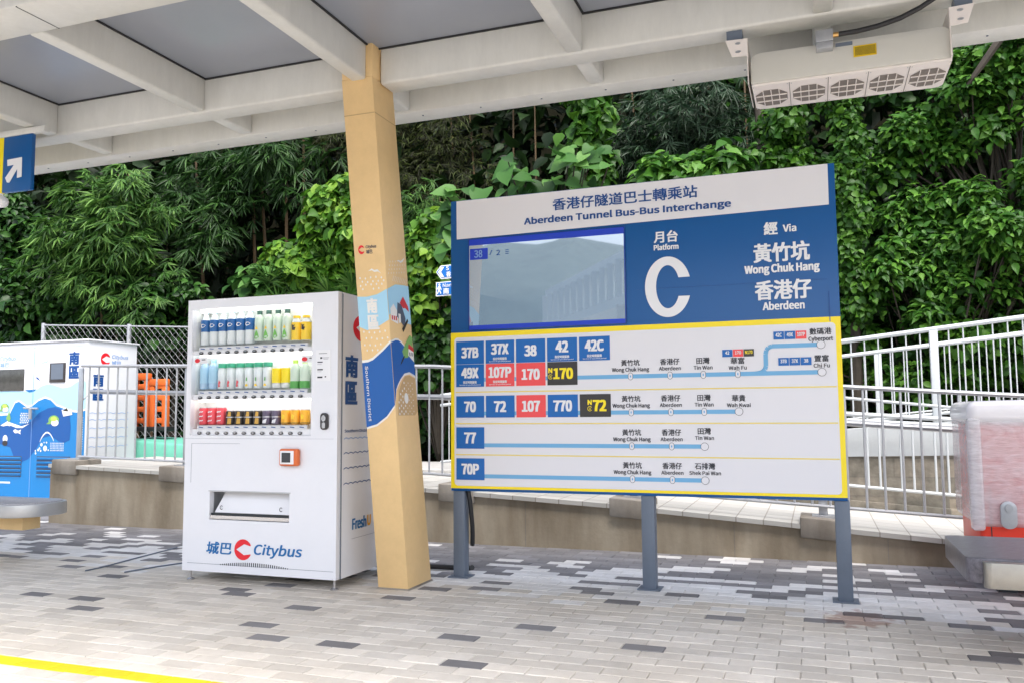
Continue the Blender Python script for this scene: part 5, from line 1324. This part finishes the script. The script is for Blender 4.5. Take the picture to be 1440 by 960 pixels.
# broadleaf plants
C = clumps((-12.5, 10.4, 2.9), (1.2, .4, .7), 20, .38) + clumps((-13, 10.6, 4.4), (.7, .3, .8), 12, .35)
plant('shrub', 'dark glossy shrub at the left edge beside the bamboo', 'shrub', (-12.5, 10.8, .5), broad_sprays(C, 30, (.12, .22), .6, 6, .8), LIV, twigs(C, (-12.5, 10.8, .5)))
C = clumps((-9.4, 10.2, 2.65), (.9, .3, .4), 10, .3)
plant('shrub', 'low dark shrub behind the chain link fence', 'shrub', (-9.4, 10.5, .5), broad_sprays(C, 26, (.12, .2), .65, 6), LIV, twigs(C, (-9.4, 10.5, .5)))
C = clumps((-5.95, 9.6, 3.6), (.45, .3, .8), 26, .19) + clumps((-6.5, 9.6, 3.05), (.5, .25, .35), 9, .18)
plant('vine', 'lime green vine with heart shaped leaves left of the column', 'vine', (-6, 9.9, .5), broad_sprays(C, 20, (.10, .17), .95, 5, .7, .45), LIM, twigs(C, (-6, 10, .6)))
C = clumps((-4.5, 9.35, 2.85), (.26, .22, .75), 20, .15)
plant('vine', 'bright green vine hanging between the column and the route board', 'vine', (-4.5, 9.7, .6), broad_sprays(C, 18, (.09, .15), .95, 5, .7, .45), LIM, twigs(C, (-4.5, 9.7, .6)))
C = clumps((-4.6, 9.65, 1.95), (.65, .25, .5), 12, .3)
plant('ivy_bush', 'dark ivy bush above the railing between column and board', 'ivy', (-4.6, 9.9, .5), broad_sprays(C, 26, (.09, .15), .9, 5, .7, .4), LIV, twigs(C, (-4.6, 9.9, .5)))
C = clumps((-7.1, 9.7, 2.9), (.55, .25, .28), 9, .26)
plant('large_leaf_plant', 'round leaved plant peeping over the vending machine top', 'plant', (-7.1, 10, .5), broad_sprays(C, 14, (.15, .26), .9, 4, 1.0, .3), LBG, twigs(C, (-7.1, 10, .5)))
# fan palm
vf = []
stems = MB()
for k in range(15):
    c = np.array([-6.15 + rng.uniform(-.7, .75), 9.3 + rng.uniform(-.2, .25), 2.8 + rng.uniform(-.35, .4)])
    n = 16; a = np.linspace(-1.9, 1.9, n) + rng.normal(size=n) * .05
    ax = unit(np.array([rng.uniform(-.5, .5), -.75, rng.uniform(-.5, .25)])); sd_ = unit(np.cross(ax, np.array([0, 0, 1.]))); 
    upv = np.cross(sd_, ax)
    D = upv[None] * np.cos(a)[:, None] * .9 + sd_[None] * np.sin(a)[:, None] + ax * .55
    vf.append(leaves(np.repeat(c[None], n, 0), D, np.repeat((ax * -1 + np.array([0, -.3, .9]))[None], n, 0), rng.uniform(.26, .4, n), rng.uniform(.024, .034, n), 'lance'))
    stems.tube([(-6.1, 9.8, .8), tuple((np.array([-6.1, 9.75, 2.2]) + c) / 2 + np.array([0, .1, .2])), tuple(c)], [.02, .01, .006], 5, caps=False)
plant('fan_palm', 'fan palm with radiating fronds just left of the column', 'palm', (-6.1, 9.8, .5), vf, LB, stems)
# large leaves over the board
C = []
vf = []; stems = MB()
def bigcluster(cx_, cy_, cz_, n, sx_, sz_, L=(.21, .33)):
    P = np.stack([cx_ + rng.uniform(-sx_, sx_, n), cy_ + rng.uniform(-.3, .15, n), cz_ + rng.uniform(-sz_, sz_, n)], 1)
    D = unit(np.stack([rng.uniform(-1, 1, n), rng.uniform(-.8, -.1, n), rng.uniform(-.9, .1, n)], 1)); N_ = unit(np.stack([rng.uniform(-.4, .4, n), rng.uniform(-1.0, -.5, n), rng.uniform(.45, .9, n)], 1))
    ll = rng.uniform(*L, n) * rng.choice([.6, .85, 1.0, 1.1], n); vf.append(leaves(P, D, N_, ll, ll * rng.uniform(.75, .95, n), 'heart'))
    for p in P[::2]: stems.tube([(-2.9, 9.1, 1.0), ((p[0] - 2.9) / 2, 9.0, (p[2] + 1.6) / 2 + .3), tuple(p)], [.025, .014, .006], 5, caps=False)
bigcluster(-2.72, 8.75, 3.68, 38, .42, .24); bigcluster(-3.35, 8.7, 3.45, 40, .45, .16, (.18, .30)); bigcluster(-3.75, 8.6, 3.2, 18, .2, .32, (.17, .27)); bigcluster(-2.2, 8.8, 3.70, 18, .24, .26, (.16, .28))
plant('large_leaf_plant', 'plant with very large soft green leaves rising over the board top', 'plant', (-2.9, 9.1, .7), vf, LBG, stems)
# creeper covered stems
C = [((-2.55 + .1 * math.sin(k * 1.7), 10.0, 3.2 + k * .2), (.2, .16, .2)) for k in range(11)]
plant('climber', 'climbing vine column hanging behind the large leaves', 'vine', (-2.5, 10.2, .6), broad_sprays(C, 26, (.10, .18), .9, 5, .5, .5), LVN, MB().tube([(-2.5, 10.25, .5), (-2.6, 10.2, 3), (-2.5, 10.2, 5.6)], [.05, .045, .03], 8))
C = clumps((-1.35, 9.6, 3.75), (.6, .25, .22), 9, .24)
plant('shrub', 'leafy shrub tip showing just over the white board header', 'shrub', (-1.3, 9.9, .6), broad_sprays(C, 24, (.14, .22), .6, 6), LSH, twigs(C, (-1.3, 9.9, .6)))
C = [((.42 + .08 * math.sin(k * 1.3), 9.75, 2.2 + k * .17), (.17 + .05 * math.sin(k), .15, .18)) for k in range(18)]
plant('climber', 'narrow creeper covered trunk right beside the board edge', 'vine', (.4, 9.95, .6), broad_sprays(C, 40, (.055, .10), .8, 5, .5, .5, .03), LVN, MB().tube([(.42, 9.95, .5), (.45, 9.95, 3), (.4, 9.95, 5.6)], [.07, .06, .04], 8))
C = clumps((-.25, 9.9, 4.1), (.35, .25, .5), 16, .16)
plant('vine', 'hanging ivy strands between the blower and the board top', 'vine', (-.3, 10.1, .6), broad_sprays(C, 26, (.065, .115), .85, 5, .5, .5), LVN, MB().tube([(-.5, 10.15, .5), (-.45, 10.15, 3), (-.55, 10.2, 5.6)], [.07, .06, .045], 8))
C = clumps((1.25, 9.95, 2.75), (.85, .35, .8), 40, .17) + clumps((1.9, 9.7, 3.0), (.5, .3, .6), 20, .16)
plant('shrub', 'large light green broadleaf shrub right of the board', 'shrub', (1.4, 10.2, .7), broad_sprays(C, 28, (.075, .135), .5, 6, 1.0), LSH, twigs(C, (1.4, 10.3, .7), r=.012))
C = clumps((1.95, 10.0, 4.6), (.6, .35, .6), 26, .17) + clumps((1.15, 10.1, 4.05), (.5, .3, .35), 12, .15)
tr = twigs(C, (2.1, 10.4, 2.6), r=.016); tr.tube([(2.3, 10.5, .6), (2.2, 10.4, 2.0), (2.1, 10.4, 2.7)], [.1, .08, .06], 8); tr.tube([(2.3, 9.6, 5.2), (2.0, 9.55, 5.0), (1.75, 9.55, 4.65), (1.6, 9.6, 4.45)], [.05, .045, .035, .02], 7)
plant('tree', 'leafy tree with dark bent branch at the upper right', 'tree', (2.3, 10.5, .6), broad_sprays(C, 26, (.075, .135), .7, 6, .9), LSH, tr, leaf_part='crown', stem_part='trunk')
C = clumps((2.6, 9.9, 3.3), (.5, .35, 1.2), 26, .2)
plant('shrub', 'tall leafy bush at the right edge above the white railing', 'shrub', (2.7, 10.2, .7), broad_sprays(C, 28, (.07, .12), .7, 6, .9), LVN, twigs(C, (2.7, 10.2, .7)))
C = clumps((1.2, 9.95, 1.75), (1.5, .25, .42), 30, .2)
plant('hedge', 'low leafy hedge directly behind the white railing', 'hedge', (1.2, 10.2, .8), broad_sprays(C, 22, (.07, .13), .8, 6, .8), LVN, twigs(C, (1.2, 10.2, .8)))
# dark inner growth behind those shrubs
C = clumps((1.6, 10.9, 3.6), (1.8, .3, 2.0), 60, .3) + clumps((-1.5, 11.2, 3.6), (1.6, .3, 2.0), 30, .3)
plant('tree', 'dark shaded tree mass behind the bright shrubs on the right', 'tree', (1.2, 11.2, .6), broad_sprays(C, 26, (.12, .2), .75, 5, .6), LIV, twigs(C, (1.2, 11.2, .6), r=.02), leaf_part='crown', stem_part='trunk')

# white footbridge across the road, seen only as a reflection in the display
fbr = thing('footbridge', 'white covered footbridge mirrored faintly in the display screen', 'footbridge', (-7.5, -16, 0))
def fbp(t, z): return (-12.8 + 6.6 * t, -30 + 10 * t, z)
for (z0, z1, n_) in ((6.95, 7.3, 'roof'), (5.2, 5.6, 'deck')):
    a0, a1 = fbp(0, 0), fbp(1.15, 0)
    MB().hexa([(a0[0], a0[1], z0), (a1[0], a1[1], z0), (a1[0] + 1, a1[1] - 1.5, z0), (a0[0] + 1, a0[1] - 1.5, z0), (a0[0], a0[1], z1), (a1[0], a1[1], z1), (a1[0] + 1, a1[1] - 1.5, z1), (a0[0] + 1, a0[1] - 1.5, z1)]).build(n_, 'white_rail', fbr)
for k in range(15):
    q = fbp(k / 14 * 1.12, 0)
    MB().box(q[0] - .12, q[0] + .12, q[1] - .15, q[1] + .15, 5.55, 7.0).build('fin', 'white_rail', fbr)
for k in (0.1, .9):
    q = fbp(k, 0); MB().box(q[0] - .3, q[0] + .3, q[1] - .9, q[1] - .3, -.02, 5.25).build('pier', 'base_ground', fbr)

fh = MB(); nx, ny = 24, 10
gx = np.linspace(-75, -2, nx); gy = np.linspace(-38, -66, ny)
vs = [(x, y, (0 if j == 0 else 3) + max(0, min(12, (-5 - x))) * .8 * (j / ny) ** .4 + 5.5 * (j / ny) ** .5 * (1 if x < -4 else .6) + .6 * math.sin(x * .9 + j)) for j, y in enumerate(gy) for x in gx]
fh.add(vs, [(j * nx + i, j * nx + i + 1, (j + 1) * nx + i + 1, (j + 1) * nx + i) for j in range(ny - 1) for i in range(nx - 1)])
mat('hazy_green', (.085, .11, .095), .9, var=.5, scale=.6)  # hillside green paled toward grey: distance haze is put into the colour
structure(fh.build('far_hillside', 'hazy_green', smooth=True))
